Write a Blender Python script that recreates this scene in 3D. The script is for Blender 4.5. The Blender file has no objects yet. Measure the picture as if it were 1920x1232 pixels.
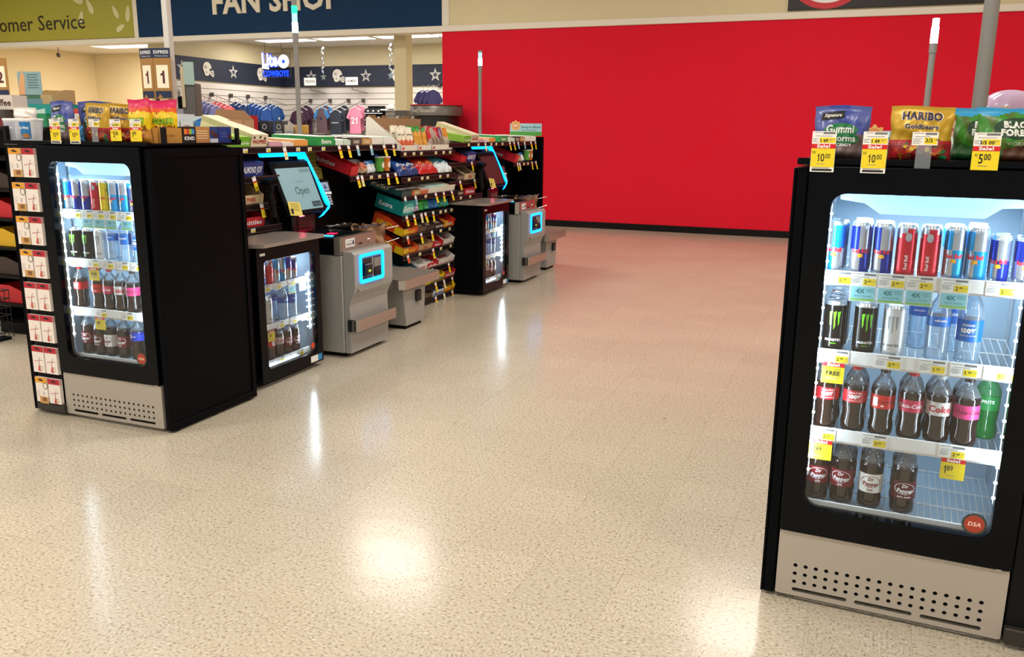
import bpy, math, random
from mathutils import Matrix, Vector
PI = math.pi
R = math.radians
rnd = random.Random(7)
S = bpy.context.scene
C = S.collection

# ---------------------------------------------------------------- camera
cam_d = bpy.data.cameras.new('camera'); cam = bpy.data.objects.new('camera', cam_d); C.objects.link(cam); S.camera = cam
yaw, pitch, roll = 0.379788, 0.225203, 0.00962
fw = Vector((-math.sin(yaw)*math.cos(pitch), math.cos(yaw)*math.cos(pitch), -math.sin(pitch)))
rt = Vector((math.cos(yaw), math.sin(yaw), 0)); up = rt.cross(fw)
r2 = rt*math.cos(roll)+up*math.sin(roll); u2 = -rt*math.sin(roll)+up*math.cos(roll)
cam.matrix_world = Matrix(((r2.x, u2.x, -fw.x, 0), (r2.y, u2.y, -fw.y, 0), (r2.z, u2.z, -fw.z, 1.5), (0, 0, 0, 1)))
cam_d.sensor_width = 36; cam_d.lens = 1619.4/1920*36; cam_d.clip_end = 200

# ---------------------------------------------------------------- world, exposure, ceiling lamps' power
S.view_settings.view_transform = 'Standard'; S.view_settings.look = 'None'; S.view_settings.gamma = 1
S.view_settings.use_curve_mapping = False
S.view_settings.exposure = 0.64
S.cycles.use_denoising = True
S.cycles.max_bounces = 8; S.cycles.diffuse_bounces = 3; S.cycles.glossy_bounces = 4
S.cycles.transmission_bounces = 4; S.cycles.transparent_max_bounces = 16
S.cycles.caustics_reflective = False; S.cycles.caustics_refractive = False; S.cycles.sample_clamp_indirect = 4
wd = bpy.data.worlds.new('store_fill'); S.world = wd; wd.use_nodes = True
wd.node_tree.nodes['Background'].inputs[0].default_value = (1.0, 0.97, 0.93, 1)
wd.node_tree.nodes['Background'].inputs[1].default_value = 0.30  # even ambient fill light, added to brighten the store through its open rear
LAMP_W = 62          # watts of each ceiling troffer
LAMP_COL = (1.0, 0.95, 0.89)
FRIDGE_COL = (0.72, 0.88, 1.0)

# ---------------------------------------------------------------- materials
def lin(h):
    if not isinstance(h, str): return (*h, 1)
    c = [int(h[i:i+2], 16)/255 for i in (0, 2, 4)]
    return tuple(x/12.92 if x <= .04045 else ((x+.055)/1.055)**2.4 for x in c)+(1,)
_M = {}
def M(h, rough=.5, metal=0.0, emit=0.0, spec=.5, noise=0.0, nscale=40, bump=0.0, coat=0.0):
    k = (h, rough, metal, emit, spec, noise, nscale, bump, coat)
    if k in _M: return _M[k]
    m = bpy.data.materials.new('paint_'+(h if isinstance(h, str) else 'mix')); m.use_nodes = True
    nt = m.node_tree; b = nt.nodes['Principled BSDF']; c = lin(h)
    b.inputs['Base Color'].default_value = c; b.inputs['Metallic'].default_value = metal
    b.inputs['Specular IOR Level'].default_value = spec
    b.inputs['Coat Weight'].default_value = coat
    if emit:
        b.inputs['Emission Color'].default_value = c; b.inputs['Emission Strength'].default_value = emit
    tc = nt.nodes.new('ShaderNodeTexCoord'); nz = nt.nodes.new('ShaderNodeTexNoise'); nz.inputs['Scale'].default_value = nscale
    nt.links.new(tc.outputs['Object'], nz.inputs['Vector'])
    mr = nt.nodes.new('ShaderNodeMapRange'); mr.inputs[3].default_value = max(.02, rough*.88); mr.inputs[4].default_value = min(1, rough*1.12)
    nt.links.new(nz.outputs['Fac'], mr.inputs[0]); nt.links.new(mr.outputs[0], b.inputs['Roughness'])
    if noise:
        mx = nt.nodes.new('ShaderNodeMix'); mx.data_type = 'RGBA'
        mx.inputs[6].default_value = tuple(x*(1-noise) for x in c[:3])+(1,); mx.inputs[7].default_value = tuple(min(1, x*(1+noise)) for x in c[:3])+(1,)
        nt.links.new(nz.outputs['Fac'], mx.inputs[0]); nt.links.new(mx.outputs[2], b.inputs['Base Color'])
    if bump:
        bp = nt.nodes.new('ShaderNodeBump'); bp.inputs['Strength'].default_value = bump; bp.inputs['Distance'].default_value = .004
        nt.links.new(nz.outputs['Fac'], bp.inputs['Height']); nt.links.new(bp.outputs[0], b.inputs['Normal'])
    _M[k] = m; return m
def glassy(name, tint, gloss=.12, rough=.03, haze=0.0):
    m = bpy.data.materials.new(name); m.use_nodes = True; nt = m.node_tree; nt.nodes.clear()
    o = nt.nodes.new('ShaderNodeOutputMaterial'); t = nt.nodes.new('ShaderNodeBsdfTransparent'); g = nt.nodes.new('ShaderNodeBsdfGlossy')
    t.inputs[0].default_value = (*tint, 1); g.inputs['Roughness'].default_value = rough
    f = nt.nodes.new('ShaderNodeLayerWeight'); f.inputs[0].default_value = .25
    nz = nt.nodes.new('ShaderNodeTexNoise'); nz.inputs['Scale'].default_value = 3
    mr = nt.nodes.new('ShaderNodeMapRange'); mr.inputs[3].default_value = gloss; mr.inputs[4].default_value = .85
    mx = nt.nodes.new('ShaderNodeMixShader')
    nt.links.new(f.outputs['Fresnel'], mr.inputs[0]); nt.links.new(mr.outputs[0], mx.inputs[0])
    nt.links.new(t.outputs[0], mx.inputs[1]); nt.links.new(g.outputs[0], mx.inputs[2])
    out = mx.outputs[0]
    if haze:
        d = nt.nodes.new('ShaderNodeBsdfDiffuse'); d.inputs[0].default_value = (*tint, 1)
        m2 = nt.nodes.new('ShaderNodeMixShader'); m2.inputs[0].default_value = haze
        nt.links.new(out, m2.inputs[1]); nt.links.new(d.outputs[0], m2.inputs[2]); out = m2.outputs[0]
    nt.links.new(out, o.inputs[0]); return m
GLASS = glassy('door_glass', (.93, .96, .97), .05, .02)
CLEAR = glassy('clear_plastic', (.86, .92, .97), .10, .05, .10)
WATER = glassy('water_bottle_plastic', (.72, .88, 1.0), .16, .06, .16)
GREENP = glassy('green_plastic', (.10, .55, .22), .14, .06, .35)
FILM = glassy('clear_bag_film', (.9, .9, .95), .15, .1, .3)

BLACK = M('04060a', .42, spec=.07); BLACKG = M('04060a', .16, spec=.14); BLACKM = M('0a0a0c', .55, spec=.2); RAIL = M('150e10', .45, spec=.2)
WHITE = M('f2f2f0', .4); LINER = M('c3d8e6', .35); STEEL = M('b9b2ab', .22, .85, nscale=90); SILVER = M('d8dadd', .22, .8)
GRILLE = M('b4aca2', .38, .35); GREY = M('a4a29e', .45, .1); GREYD = M('8b8884', .5); CHROME = M('d0d0d0', .12, 1)
INK = M('141414', .6); RED = M('d4121c', .5); YEL = M('f2d81c', .5); PAPER = M('f4f3ee', .6); TEXTGREY = M('8a8a8a', .6)
CARD = M('a98560', .75, noise=.12, nscale=25); CARDW = M('e9e4da', .7); CYAN = M('0092ff', .4, emit=2.3)

# ---------------------------------------------------------------- text glyphs as meshes
_G = {}
def raw_glyphs(s, bold):
    if True:
        c = bpy.data.curves.new('lettering', 'FONT'); c.body = s; c.offset = bold; c.resolution_u = 2
        o = bpy.data.objects.new('lettering', c); me = bpy.data.meshes.new_from_object(o)
        v = [(p.co.x, p.co.y) for p in me.vertices]; f = [tuple(p.vertices) for p in me.polygons]
        bpy.data.objects.remove(o); bpy.data.curves.remove(c); bpy.data.meshes.remove(me)
        x0 = min((p[0] for p in v), default=0); x1 = max((p[0] for p in v), default=1)
        return v, f, x0, x1
_CH = {}
def char(ch, bold):
    k = (ch, bold)
    if k not in _CH:
        if ch == ' ': _CH[k] = ([], [], .30)
        elif ch == '1':
            b = bold; _CH[k] = ([(.20-b, -b), (.29+b, -b), (.29+b, .70+b), (.22-b, .70+b), (.20-b, .60), (.07-b, .53), (.07-b, .45-b), (.20-b, .50-b)], [(0, 1, 2, 3, 4), (4, 5, 6, 7)], .43)
        else:
            v, f, x0, x1 = raw_glyphs(ch, bold); adv = (raw_glyphs('H'+ch+'H', 0)[3]-raw_glyphs('HH', 0)[3])
            _CH[k] = (v, f, max(adv, .1)+bold*.9)
    return _CH[k]
def glyphs(s, bold=0.0):
    k = (s, bold)
    if k not in _G:
        V = []; F = []; x = 0
        for ch in s:
            v, f, a = char(ch, bold); n = len(V); V += [(p+x, q) for p, q in v]; F += [tuple(i+n for i in t) for t in f]; x += a
        x0 = min((p[0] for p in V), default=0); x1 = max((p[0] for p in V), default=1)
        _G[k] = ([(p-x0, q) for p, q in V], F, x1-x0)
    return _G[k]

class MB:
    def __init__(s): s.v = []; s.f = []; s.mi = []; s.sm = []; s.ms = []; s.T = Matrix()
    def add(s, vs, fs, m, smooth=False):
        n = len(s.v); T = s.T
        s.v += [tuple(T @ Vector(p)) for p in vs]
        if not isinstance(m, list):
            if m not in s.ms: s.ms.append(m)
            i = s.ms.index(m); s.mi += [i]*len(fs)
        else:
            for q in m:
                if q not in s.ms: s.ms.append(q)
                s.mi.append(s.ms.index(q))
        s.f += [tuple(a+n for a in f) for f in fs]; s.sm += [smooth]*len(fs); return s
    def box(s, x0, y0, z0, x1, y1, z1, m, b=0.0):
        if b <= 0:
            v = [(x, y, z) for x in (x0, x1) for y in (y0, y1) for z in (z0, z1)]
            return s.add(v, [(0, 1, 3, 2), (4, 6, 7, 5), (0, 4, 5, 1), (2, 3, 7, 6), (0, 2, 6, 4), (1, 5, 7, 3)], m)
        b = min(b, abs(x1-x0)/2.1, abs(y1-y0)/2.1, abs(z1-z0)/2.1)
        X = (x0, x1); Y = (y0, y1); Z = (z0, z1); v = []; ix = {}
        for i in (0, 1):
            for j in (0, 1):
                for k in (0, 1):
                    sx, sy, sz = (1, -1)[i], (1, -1)[j], (1, -1)[k]
                    for a, p in enumerate(((X[i], Y[j]+sy*b, Z[k]+sz*b), (X[i]+sx*b, Y[j], Z[k]+sz*b), (X[i]+sx*b, Y[j]+sy*b, Z[k]))):
                        ix[i, j, k, a] = len(v); v.append(p)
        f = []
        for i in (0, 1):
            f.append((ix[i,0,0,0], ix[i,1,0,0], ix[i,1,1,0], ix[i,0,1,0])); f.append((ix[0,i,0,1], ix[1,i,0,1], ix[1,i,1,1], ix[0,i,1,1])); f.append((ix[0,0,i,2], ix[1,0,i,2], ix[1,1,i,2], ix[0,1,i,2]))
            for j in (0, 1):
                f.append((ix[i,j,0,0], ix[i,j,1,0], ix[i,j,1,1], ix[i,j,0,1])); f.append((ix[i,0,j,0], ix[i,1,j,0], ix[i,1,j,2], ix[i,0,j,2])); f.append((ix[0,i,j,1], ix[1,i,j,1], ix[1,i,j,2], ix[0,i,j,2]))
                for k in (0, 1): f.append((ix[i,j,k,0], ix[i,j,k,1], ix[i,j,k,2]))
        return s.add(v, f, m)
    def cyl(s, p0, p1, r, m, n=12, r1=None, caps=True):
        p0 = Vector(p0); p1 = Vector(p1); d = (p1-p0).normalized(); a = d.orthogonal().normalized(); b = d.cross(a); r1 = r if r1 is None else r1
        v = [];
        for p, q in ((p0, r), (p1, r1)):
            v += [p+a*(q*math.cos(2*PI*i/n))+b*(q*math.sin(2*PI*i/n)) for i in range(n)]
        s.add(v, [(i, (i+1) % n, n+(i+1) % n, n+i) for i in range(n)], m, True)
        if caps: s.add(v, [tuple(range(n))[::-1], tuple(range(n, 2*n))], m)
        return s
    def tube(s, pts, r, m, n=6):
        for a, b in zip(pts, pts[1:]): s.cyl(a, b, r, m, n)
        return s
    def lathe(s, prof, m, n=20, c=(0, 0, 0), fn=None, smooth=True, caps=True):
        v = [(c[0]+r*math.sin(2*PI*i/n), c[1]-r*math.cos(2*PI*i/n), c[2]+z) for r, z in prof for i in range(n)]
        f = []; mm = []
        for k in range(len(prof)-1):
            for i in range(n):
                f.append((k*n+i, k*n+(i+1) % n, (k+1)*n+(i+1) % n, (k+1)*n+i))
                if fn:
                    a = (i+.5)*360/n; a = a-360 if a > 180 else a
                    mm.append(fn(a, (prof[k][1]+prof[k+1][1])/2))
        s.add(v, f, mm if fn else m, smooth)
        if caps: s.add(v, [tuple(range(n))[::-1], tuple(range((len(prof)-1)*n, len(prof)*n))], m)
        return s
    def prism(s, pts, ax, a, b, m):      # polygon in the plane across axis ax, extruded from a to b
        def P(u, w, t): return (t, u, w) if ax == 0 else (u, t, w) if ax == 1 else (u, w, t)
        n = len(pts); v = [P(u, w, a) for u, w in pts]+[P(u, w, b) for u, w in pts]
        return s.add(v, [tuple(range(n))[::-1], tuple(range(n, 2*n))]+[(i, (i+1) % n, n+(i+1) % n, n+i) for i in range(n)], m)
    def quad(s, a, b, c, d, m): return s.add([a, b, c, d], [(0, 1, 2, 3)], m)
    def grid(s, fn, nu, nv, m, mf=None, smooth=True):
        v = [fn(i/nu, j/nv) for j in range(nv+1) for i in range(nu+1)]; f = []; mm = []
        for j in range(nv):
            for i in range(nu):
                a = j*(nu+1)+i; f.append((a, a+1, a+nu+2, a+nu+1)); mm.append(mf((i+.5)/nu, (j+.5)/nv) if mf else m)
        return s.add(v, f, mm, smooth)
    def ell(s, cx, cy, rx, ry, m, surf, n=20, rings=2, r0=0.0):
        v = []; f = []
        rr = [r0+(1-r0)*k/rings for k in range(rings+1)]
        for q in rr: v += [surf(cx+rx*q*math.cos(2*PI*i/n), cy+ry*q*math.sin(2*PI*i/n)) for i in range(n)]
        for k in range(rings):
            for i in range(n): f.append((k*n+i, (k+1)*n+i, (k+1)*n+(i+1) % n, k*n+(i+1) % n))
        return s.add(v, f, m)
    def rect(s, x0, y0, x1, y1, m, surf, nx=1, ny=1):
        return s.grid(lambda u, w: surf(x0+(x1-x0)*u, y0+(y1-y0)*w), nx, ny, m, smooth=False)
    def poly(s, pts, m, surf): return s.add([surf(*p) for p in pts], [tuple(range(len(pts)))], m)
    def text(s, t, h, m, surf, x=0, y=0, align='C', bold=.01, w=None, slant=0.0, xs=1.0):
        v, f, wd_ = glyphs(t, bold)
        sx = h*xs if w is None else w/wd_
        W = wd_*sx; x0 = x-(W/2 if align == 'C' else W if align == 'R' else 0)
        return s.add([surf(x0+p[0]*sx+slant*p[1]*h, y+p[1]*h) for p in v], f, m)
    def mesh(s, name):
        me = bpy.data.meshes.new(name); me.from_pydata(s.v, [], s.f)
        for m in s.ms: me.materials.append(m)
        me.polygons.foreach_set('material_index', s.mi); me.polygons.foreach_set('use_smooth', s.sm); me.update(); return me
    def build(s, name, parent=None, loc=(0, 0, 0), rot=(0, 0, 0), label=None):
        o = bpy.data.objects.new(name, s.mesh(name)); C.objects.link(o)
        if parent: o.parent = parent
        o.location = loc; o.rotation_euler = rot
        if label: o['label'] = label
        return o
def front(y=0.0, x0=0.0, z0=0.0): return lambda x, z: (x0+x, y, z0+z)          # flat face looking to -Y
def side(x, y0=0.0, z0=0.0): return lambda u, z: (x, y0+u, z0+z)               # flat face looking to +X
def wrap(r, e=.0004, z0=0.0, a0=0.0): return lambda x, z: ((r+e)*math.sin(x/r+a0), -(r+e)*math.cos(x/r+a0), z0+z)
def holed(outer, holes, th, m_, bevel=0.0):
    """sheet with real openings in the XZ plane, front at y=-th, back at 0"""
    c = bpy.data.curves.new('sheet', 'CURVE'); c.dimensions = '2D'; c.fill_mode = 'BOTH'; c.extrude = th/2-bevel; c.bevel_depth = bevel; c.bevel_resolution = 1
    for pts in [outer]+holes:
        sp = c.splines.new('POLY'); sp.points.add(len(pts)-1)
        for p, q in zip(sp.points, pts): p.co = (q[0], q[1], 0, 1)
        sp.use_cyclic_u = True
    o = bpy.data.objects.new('sheet', c); me = bpy.data.meshes.new_from_object(o)
    mb = MB(); mb.add([(v.co.x, -th/2-v.co.z, v.co.y) for v in me.vertices], [tuple(p.vertices) for p in me.polygons], m_)
    bpy.data.objects.remove(o); bpy.data.curves.remove(c); bpy.data.meshes.remove(me); return mb
def rrect(x0, z0, x1, z1, r, n=5):
    p = []
    for cx, cz, a in ((x1-r, z0+r, -90), (x1-r, z1-r, 0), (x0+r, z1-r, 90), (x0+r, z0+r, 180)):
        p += [(cx+r*math.cos(R(a+90*i/n)), cz+r*math.sin(R(a+90*i/n))) for i in range(n+1)]
    return p
def circ(cx, cz, r, n=10): return [(cx+r*math.cos(2*PI*i/n), cz+r*math.sin(2*PI*i/n)) for i in range(n)]
def star(cx, cz, r, q=.4): return [(cx+(r if i % 2 == 0 else r*q)*math.sin(PI*i/5), cz+(r if i % 2 == 0 else r*q)*math.cos(PI*i/5)) for i in range(10)]

# ---------------------------------------------------------------- things
def tag(o, label, cat, group=None):
    o['label'] = label; o['category'] = cat
    if group: o['group'] = group
    return o
def thing(name, label, cat, loc=(0, 0, 0), rot=(0, 0, 0), group=None):
    o = bpy.data.objects.new(name, None); o.empty_display_size = .05; C.objects.link(o); o.location = loc
    o.rotation_euler = rot if isinstance(rot, tuple) else (0, 0, rot)
    return tag(o, label, cat, group)
def one(name, mb, label, cat, loc=(0, 0, 0), rot=(0, 0, 0), group=None):
    if not isinstance(rot, tuple): rot = (0, 0, rot)
    if isinstance(mb, MB): o = mb.build(name, None, loc, rot)
    else:
        o = bpy.data.objects.new(name, mb); C.objects.link(o); o.location = loc; o.rotation_euler = rot
    return tag(o, label, cat, group)
def struct(name, mb, loc=(0, 0, 0), parent=None):
    o = mb.build(name, parent, loc)
    if not parent: o['kind'] = 'structure'
    return o
def proto(parts): return [(n, mb.mesh(n), l) for n, mb, l in parts]      # list of (name, mesh, label)
def place(name, parts, label, cat, loc, rot=0.0, group=None):
    if len(parts) == 1: return one(name, parts[0][1], label, cat, loc, rot, group)
    t = thing(name, label, cat, loc, rot, group)
    for n, me, l in parts:
        o = bpy.data.objects.new(n, me); C.objects.link(o); o.parent = t
        if l: o['label'] = l
    return t
def area(name, parent, loc, rot, sx, sy, w, col):
    l = bpy.data.lights.new(name, 'AREA'); l.shape = 'RECTANGLE'; l.size = sx; l.size_y = sy; l.energy = w; l.color = col
    o = bpy.data.objects.new(name, l); C.objects.link(o); o.parent = parent; o.location = loc; o.rotation_euler = rot; return o
ORD = ['first', 'second', 'third', 'fourth', 'fifth', 'sixth', 'seventh', 'eighth', 'ninth', 'tenth', 'eleventh', 'twelfth', 'thirteenth', 'fourteenth', 'fifteenth']
def nth(i, n): return 'last along' if i == n-1 and n > 1 else ORD[i]+' along'

# ================================================================ the setting
def floor_material():
    m = bpy.data.materials.new('vinyl_tile'); m.use_nodes = True; nt = m.node_tree; b = nt.nodes['Principled BSDF']; N = nt.nodes.new; L = nt.links.new; b.inputs['Specular IOR Level'].default_value = .25
    g = N('ShaderNodeTexCoord')
    def mp(sc, loc=(0, 0, 0)):
        a = N('ShaderNodeMapping'); a.inputs['Scale'].default_value = sc; a.inputs['Location'].default_value = loc; L(g.outputs['Object'], a.inputs[0]); return a.outputs[0]
    T = 1/.305
    ck = N('ShaderNodeTexChecker'); L(mp((T, T, 0), (.13, .2, .5)), ck.inputs[0]); ck.inputs['Scale'].default_value = 1; ck.inputs[1].default_value = (0, 0, 0, 1); ck.inputs[2].default_value = (1, 1, 1, 1)
    fl = N('ShaderNodeVectorMath'); fl.operation = 'FLOOR'; L(mp((T, T, 0), (.13, .2, .5)), fl.inputs[0])
    wn = N('ShaderNodeTexWhiteNoise'); L(fl.outputs[0], wn.inputs[0])
    n1 = N('ShaderNodeTexNoise'); L(mp((130, 75, 1)), n1.inputs[0]); n1.inputs['Scale'].default_value = 1; n1.inputs['Detail'].default_value = 3
    n2 = N('ShaderNodeTexNoise'); L(mp((75, 130, 1)), n2.inputs[0]); n2.inputs['Scale'].default_value = 1; n2.inputs['Detail'].default_value = 3
    mx = N('ShaderNodeMix'); L(ck.outputs['Fac'], mx.inputs[0]); L(n1.outputs['Fac'], mx.inputs[2]); L(n2.outputs['Fac'], mx.inputs[3])
    cr = N('ShaderNodeValToRGB'); e = cr.color_ramp.elements; e[0].position = .33; e[0].color = lin('958873'); e[1].position = .43; e[1].color = lin('c1b5a0')
    q = cr.color_ramp.elements.new(.60); q.color = lin('cac0ac'); q = cr.color_ramp.elements.new(.70); q.color = lin('ded7c7')
    L(mx.outputs[0], cr.inputs[0])
    tv = N('ShaderNodeMapRange'); L(wn.outputs['Value'], tv.inputs[0]); tv.inputs[3].default_value = .96; tv.inputs[4].default_value = 1.02
    big = N('ShaderNodeTexNoise'); L(mp((.7, .7, 1)), big.inputs[0]); big.inputs['Scale'].default_value = 1
    bm = N('ShaderNodeMapRange'); L(big.outputs['Fac'], bm.inputs[0]); bm.inputs[3].default_value = .93; bm.inputs[4].default_value = 1.06
    mu = N('ShaderNodeMath'); mu.operation = 'MULTIPLY'; L(tv.outputs[0], mu.inputs[0]); L(bm.outputs[0], mu.inputs[1])
    br = N('ShaderNodeTexBrick'); br.offset = 0; br.inputs['Scale'].default_value = 1; br.inputs['Brick Width'].default_value = 1; br.inputs['Row Height'].default_value = 1
    br.inputs['Mortar Size'].default_value = .0035; br.inputs['Color1'].default_value = (1, 1, 1, 1); br.inputs['Color2'].default_value = (1, 1, 1, 1); br.inputs['Mortar'].default_value = (.80, .75, .68, 1)
    L(mp((T, T, 0), (.13, .2, 0)), br.inputs[0])
    v1 = N('ShaderNodeVectorMath'); v1.operation = 'SCALE'; L(cr.outputs[0], v1.inputs[0]); L(mu.outputs[0], v1.inputs['Scale'])
    v2 = N('ShaderNodeVectorMath'); v2.operation = 'MULTIPLY'; L(v1.outputs[0], v2.inputs[0]); L(br.outputs['Color'], v2.inputs[1])
    L(v2.outputs[0], b.inputs['Base Color'])
    rg = N('ShaderNodeMapRange'); L(big.outputs['Fac'], rg.inputs[0]); rg.inputs[3].default_value = .15; rg.inputs[4].default_value = .21; L(rg.outputs[0], b.inputs['Roughness'])
    wv = N('ShaderNodeTexNoise'); L(mp((9, 9, 1)), wv.inputs[0]); wv.inputs['Scale'].default_value = 1
    bp = N('ShaderNodeBump'); bp.inputs['Strength'].default_value = .10; bp.inputs['Distance'].default_value = .01; L(wv.outputs['Fac'], bp.inputs['Height']); L(bp.outputs[0], b.inputs['Normal'])
    return m
struct('floor', MB().box(-24, -8, -.1, 9, 22, 0, floor_material()))
CREAM = M('dccfa8', .75, noise=.02, nscale=2); CREAMW = M('ecd9ae', .8, noise=.02, nscale=2); REDW = M('dc1830', .8, spec=.2, noise=.05, nscale=1.3); TRIMW = M('e9e2d2', .6)
CEIL = M('e6e2d8', .8)
YW = 13.25
struct('wall_back', MB().box(-6.56, YW, 0, 9, YW+.25, 3.06, REDW))
m_ = MB(); m_.box(-24, YW, 3.12, 9, YW+.25, 4.6, CREAM); struct('wall_back', m_)
m_ = MB(); m_.box(-24, YW-.03, 3.05, 9, YW+.28, 3.145, TRIMW, .008); struct('trim_1', m_)
m_ = MB(); m_.box(-6.56, YW-.015, 3.145, -6.43, YW+.02, 4.6, TRIMW, .005); struct('trim_2', m_)
m_ = MB(); m_.box(-13.0, YW-.03, 3.145, -12.9, YW+.02, 4.6, TRIMW, .005); struct('trim_3', m_)
m_ = MB(); m_.box(-6.56, YW-.012, 0, 9, YW+.01, .10, M('0d090a', .5, spec=.2), .004); struct('baseboard_back', m_)
# dividing wall between the two rooms behind the header, and their back walls
SLAT = M('e4ddd3', .5); SLATG = M('8c857c', .8)
def slatwall(ax, pos, a, b, z0, z1, m):
    n = int((z1-z0)/.115)
    for i in range(n):
        q0 = z0+(z1-z0)*i/n; q1 = z0+(z1-z0)*(i+1)/n-.012
        if ax == 1: m.box(a, pos-.02, q0, b, pos, q1, SLAT)
        else: m.box(pos, a, q0, pos+.02, b, q1, SLAT)
    if ax == 1: m.box(a, pos-.004, z0, b, pos+.02, z1, SLATG)
    else: m.box(pos-.02, a, z0, pos+.004, b, z1, SLATG)
    return m
NAVY = M('1b2338', .6); NAVYS = M('043056', .6, spec=.2)
m_ = MB(); m_.box(-13.0, YW+.28, 0, -12.52, 17.2, 3.6, CREAM); struct('wall_left', m_)
m_ = MB(); m_.box(-12.52, 17.12, 0, -6.3, 17.3, 3.6, CREAM); struct('wall_back', m_)
m_ = MB(); m_.box(-6.56, YW+.25, 0, -6.3, 17.2, 3.6, CREAM); struct('wall_right', m_)
m_ = MB(); slatwall(1, 17.12, -12.5, -6.57, .1, 2.40, m_); struct('wall_back', m_); m_ = MB(); slatwall(0, -12.52, YW+.3, 17.1, .1, 2.40, m_); struct('wall_left', m_)
m_ = MB(); m_.box(-12.5, 17.09, 2.42, -6.57, 17.12, 2.86, NAVY); struct('trim_6', m_); m_ = MB(); m_.box(-12.52, YW+.3, 2.42, -12.49, 17.1, 2.86, NAVY); struct('trim_4', m_)
m_ = MB(); m_.box(-12.53, YW+.26, 0, -12.44, YW+.36, 3.3, TRIMW); struct('trim_5', m_)
m_ = MB(); m_.box(-24, 17.2, 0, -13.0, 17.4, 3.4, CREAMW); struct('wall_back', m_)
m_ = MB(); m_.box(-18.6, 13.6, 0, -18.3, 17.2, 3.4, CREAMW); struct('wall_left', m_)
m_ = MB(); m_.box(-24, YW+.25, 3.28, -6.3, 17.4, 3.34, CEIL); struct('ceiling', m_)
m_ = MB(); m_.box(-24, -8, 4.6, 9, YW+.25, 4.7, CEIL); struct('ceiling', m_)
m_ = MB(); m_.box(-24.2, -8, 0, -24, 17.4, 4.6, CREAM); struct('wall_left', m_)
m_ = MB(); m_.box(9, -8, 0, 9.2, YW+.25, 4.6, CREAM); struct('wall_right', m_)

# lamps
def troffer(x, y, z, w, label, sx=1.2, sy=.6, grp='fluorescent troffers in the sales floor ceiling'):
    t = thing('ceiling_light', label, 'ceiling light', (x, y, z), 0, grp)
    MB().box(-sx/2-.03, -sy/2-.03, -.015, sx/2+.03, sy/2+.03, .0, WHITE, .004).build('frame', t)
    MB().box(-sx/2, -sy/2, -.022, sx/2, sy/2, -.0151, M('fff6e6', .5, emit=1.8)).build('diffuser', t)
    area('lamp', t, (0, 0, -.03), (0, 0, 0), sx, sy, w, LAMP_COL)
k = 0
for y in (10.0, 5.0, 0.0, -5.0):
    for x in (-15.6, -10.7, -5.8, -.87, 4.0):
        troffer(x, y, 4.6, LAMP_W*(1.06 if y < 9 else .72), 'fluorescent troffer in the ceiling above the sales floor')
for i, (x, y) in enumerate(((-11.3, 15.5), (-9.9, 15.5), (-8.5, 15.5), (-7.2, 15.5))):
    troffer(x, y, 3.28, 20, 'flat fluorescent ceiling panel in the fan shop, %s the shop' % nth(i, 4), grp='ceiling panels in the fan shop')
troffer(-15.3, 15.6, 3.28, 85, 'flat fluorescent ceiling panel in the service room behind Customer Service', grp=None, sx=2.2)

# header signs
F_ = front(YW-.03)
m_ = MB(); m_.box(-12.9, YW-.025, 3.145, -6.56, YW, 4.6, NAVYS); t = thing('fan_shop_sign', 'navy header sign with cream raised letters reading FAN SHOP', 'sign', (0, 0, 0))
m_.build('board', t)
CRL = M('e8dfc9', .5); v, f, w_ = glyphs('FAN SHOP', .03); m_ = MB(); hh = 2.67/w_*1.0
for dy in (0.0, .012, .024): m_.text('FAN SHOP', hh, CRL, front(YW-.027-dy), -11.12, 3.50, 'L', .03)
m_.build('lettering', t)
t = thing('customer_service_sign', 'olive green header sign with dark Customer Service lettering and pale leaves', 'sign')
OL = M('a8a238', .6); m_ = MB(); m_.box(-22, YW-.025, 3.16, -13.0, YW, 4.0, OL); m_.box(-22, YW-.04, 4.0, -13, YW, 4.04, TRIMW)
LEAF = M('d9d3a0', .6)
def leaf(cx, cz, L_, W_, a):
    p = []
    for i in range(16):
        q = i/16*2*PI; x = W_*math.sin(q)*(1-.3*math.cos(q)); z = L_*math.cos(q); p.append((cx+x*math.cos(a)-z*math.sin(a), cz+x*math.sin(a)+z*math.cos(a)))
    m_.poly(p, LEAF, F_)
for a in ((-13.42, 3.62, .13, .05, .5), (-13.12, 3.58, .15, .055, -.15), (-13.33, 3.33, .12, .05, -1.1), (-14.35, 3.87, .14, .06, 1.3), (-14.05, 3.74, .15, .06, .5), (-14.3, 3.55, .13, .055, -.3)): leaf(*a)
m_.build('board', t)
_, _, w2 = glyphs('omer Service', .0); m_ = MB(); m_.text('Customer Service', .40, M('2a2018', .6), front(YW-.032), -14.22, 3.35, 'R', .0, xs=2.30/w2/.40); m_.build('lettering', t)
m_ = MB(); m_.box(-1.19, YW-.04, 3.165, 1.29, YW-.0, 4.5, M('1a1516', .5), .004)
t = thing('round_emblem_sign', 'black header sign with a white disc in a red ring', 'sign'); m_.build('board', t)
m_ = MB(); m_.ell(-.685, 3.725, .56, .56, M('c8202c', .5), front(YW-.045), 48, 1, .86); m_.ell(-.685, 3.725, .482, .482, PAPER, front(YW-.045), 48, 1); m_.build('emblem', t)

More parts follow.
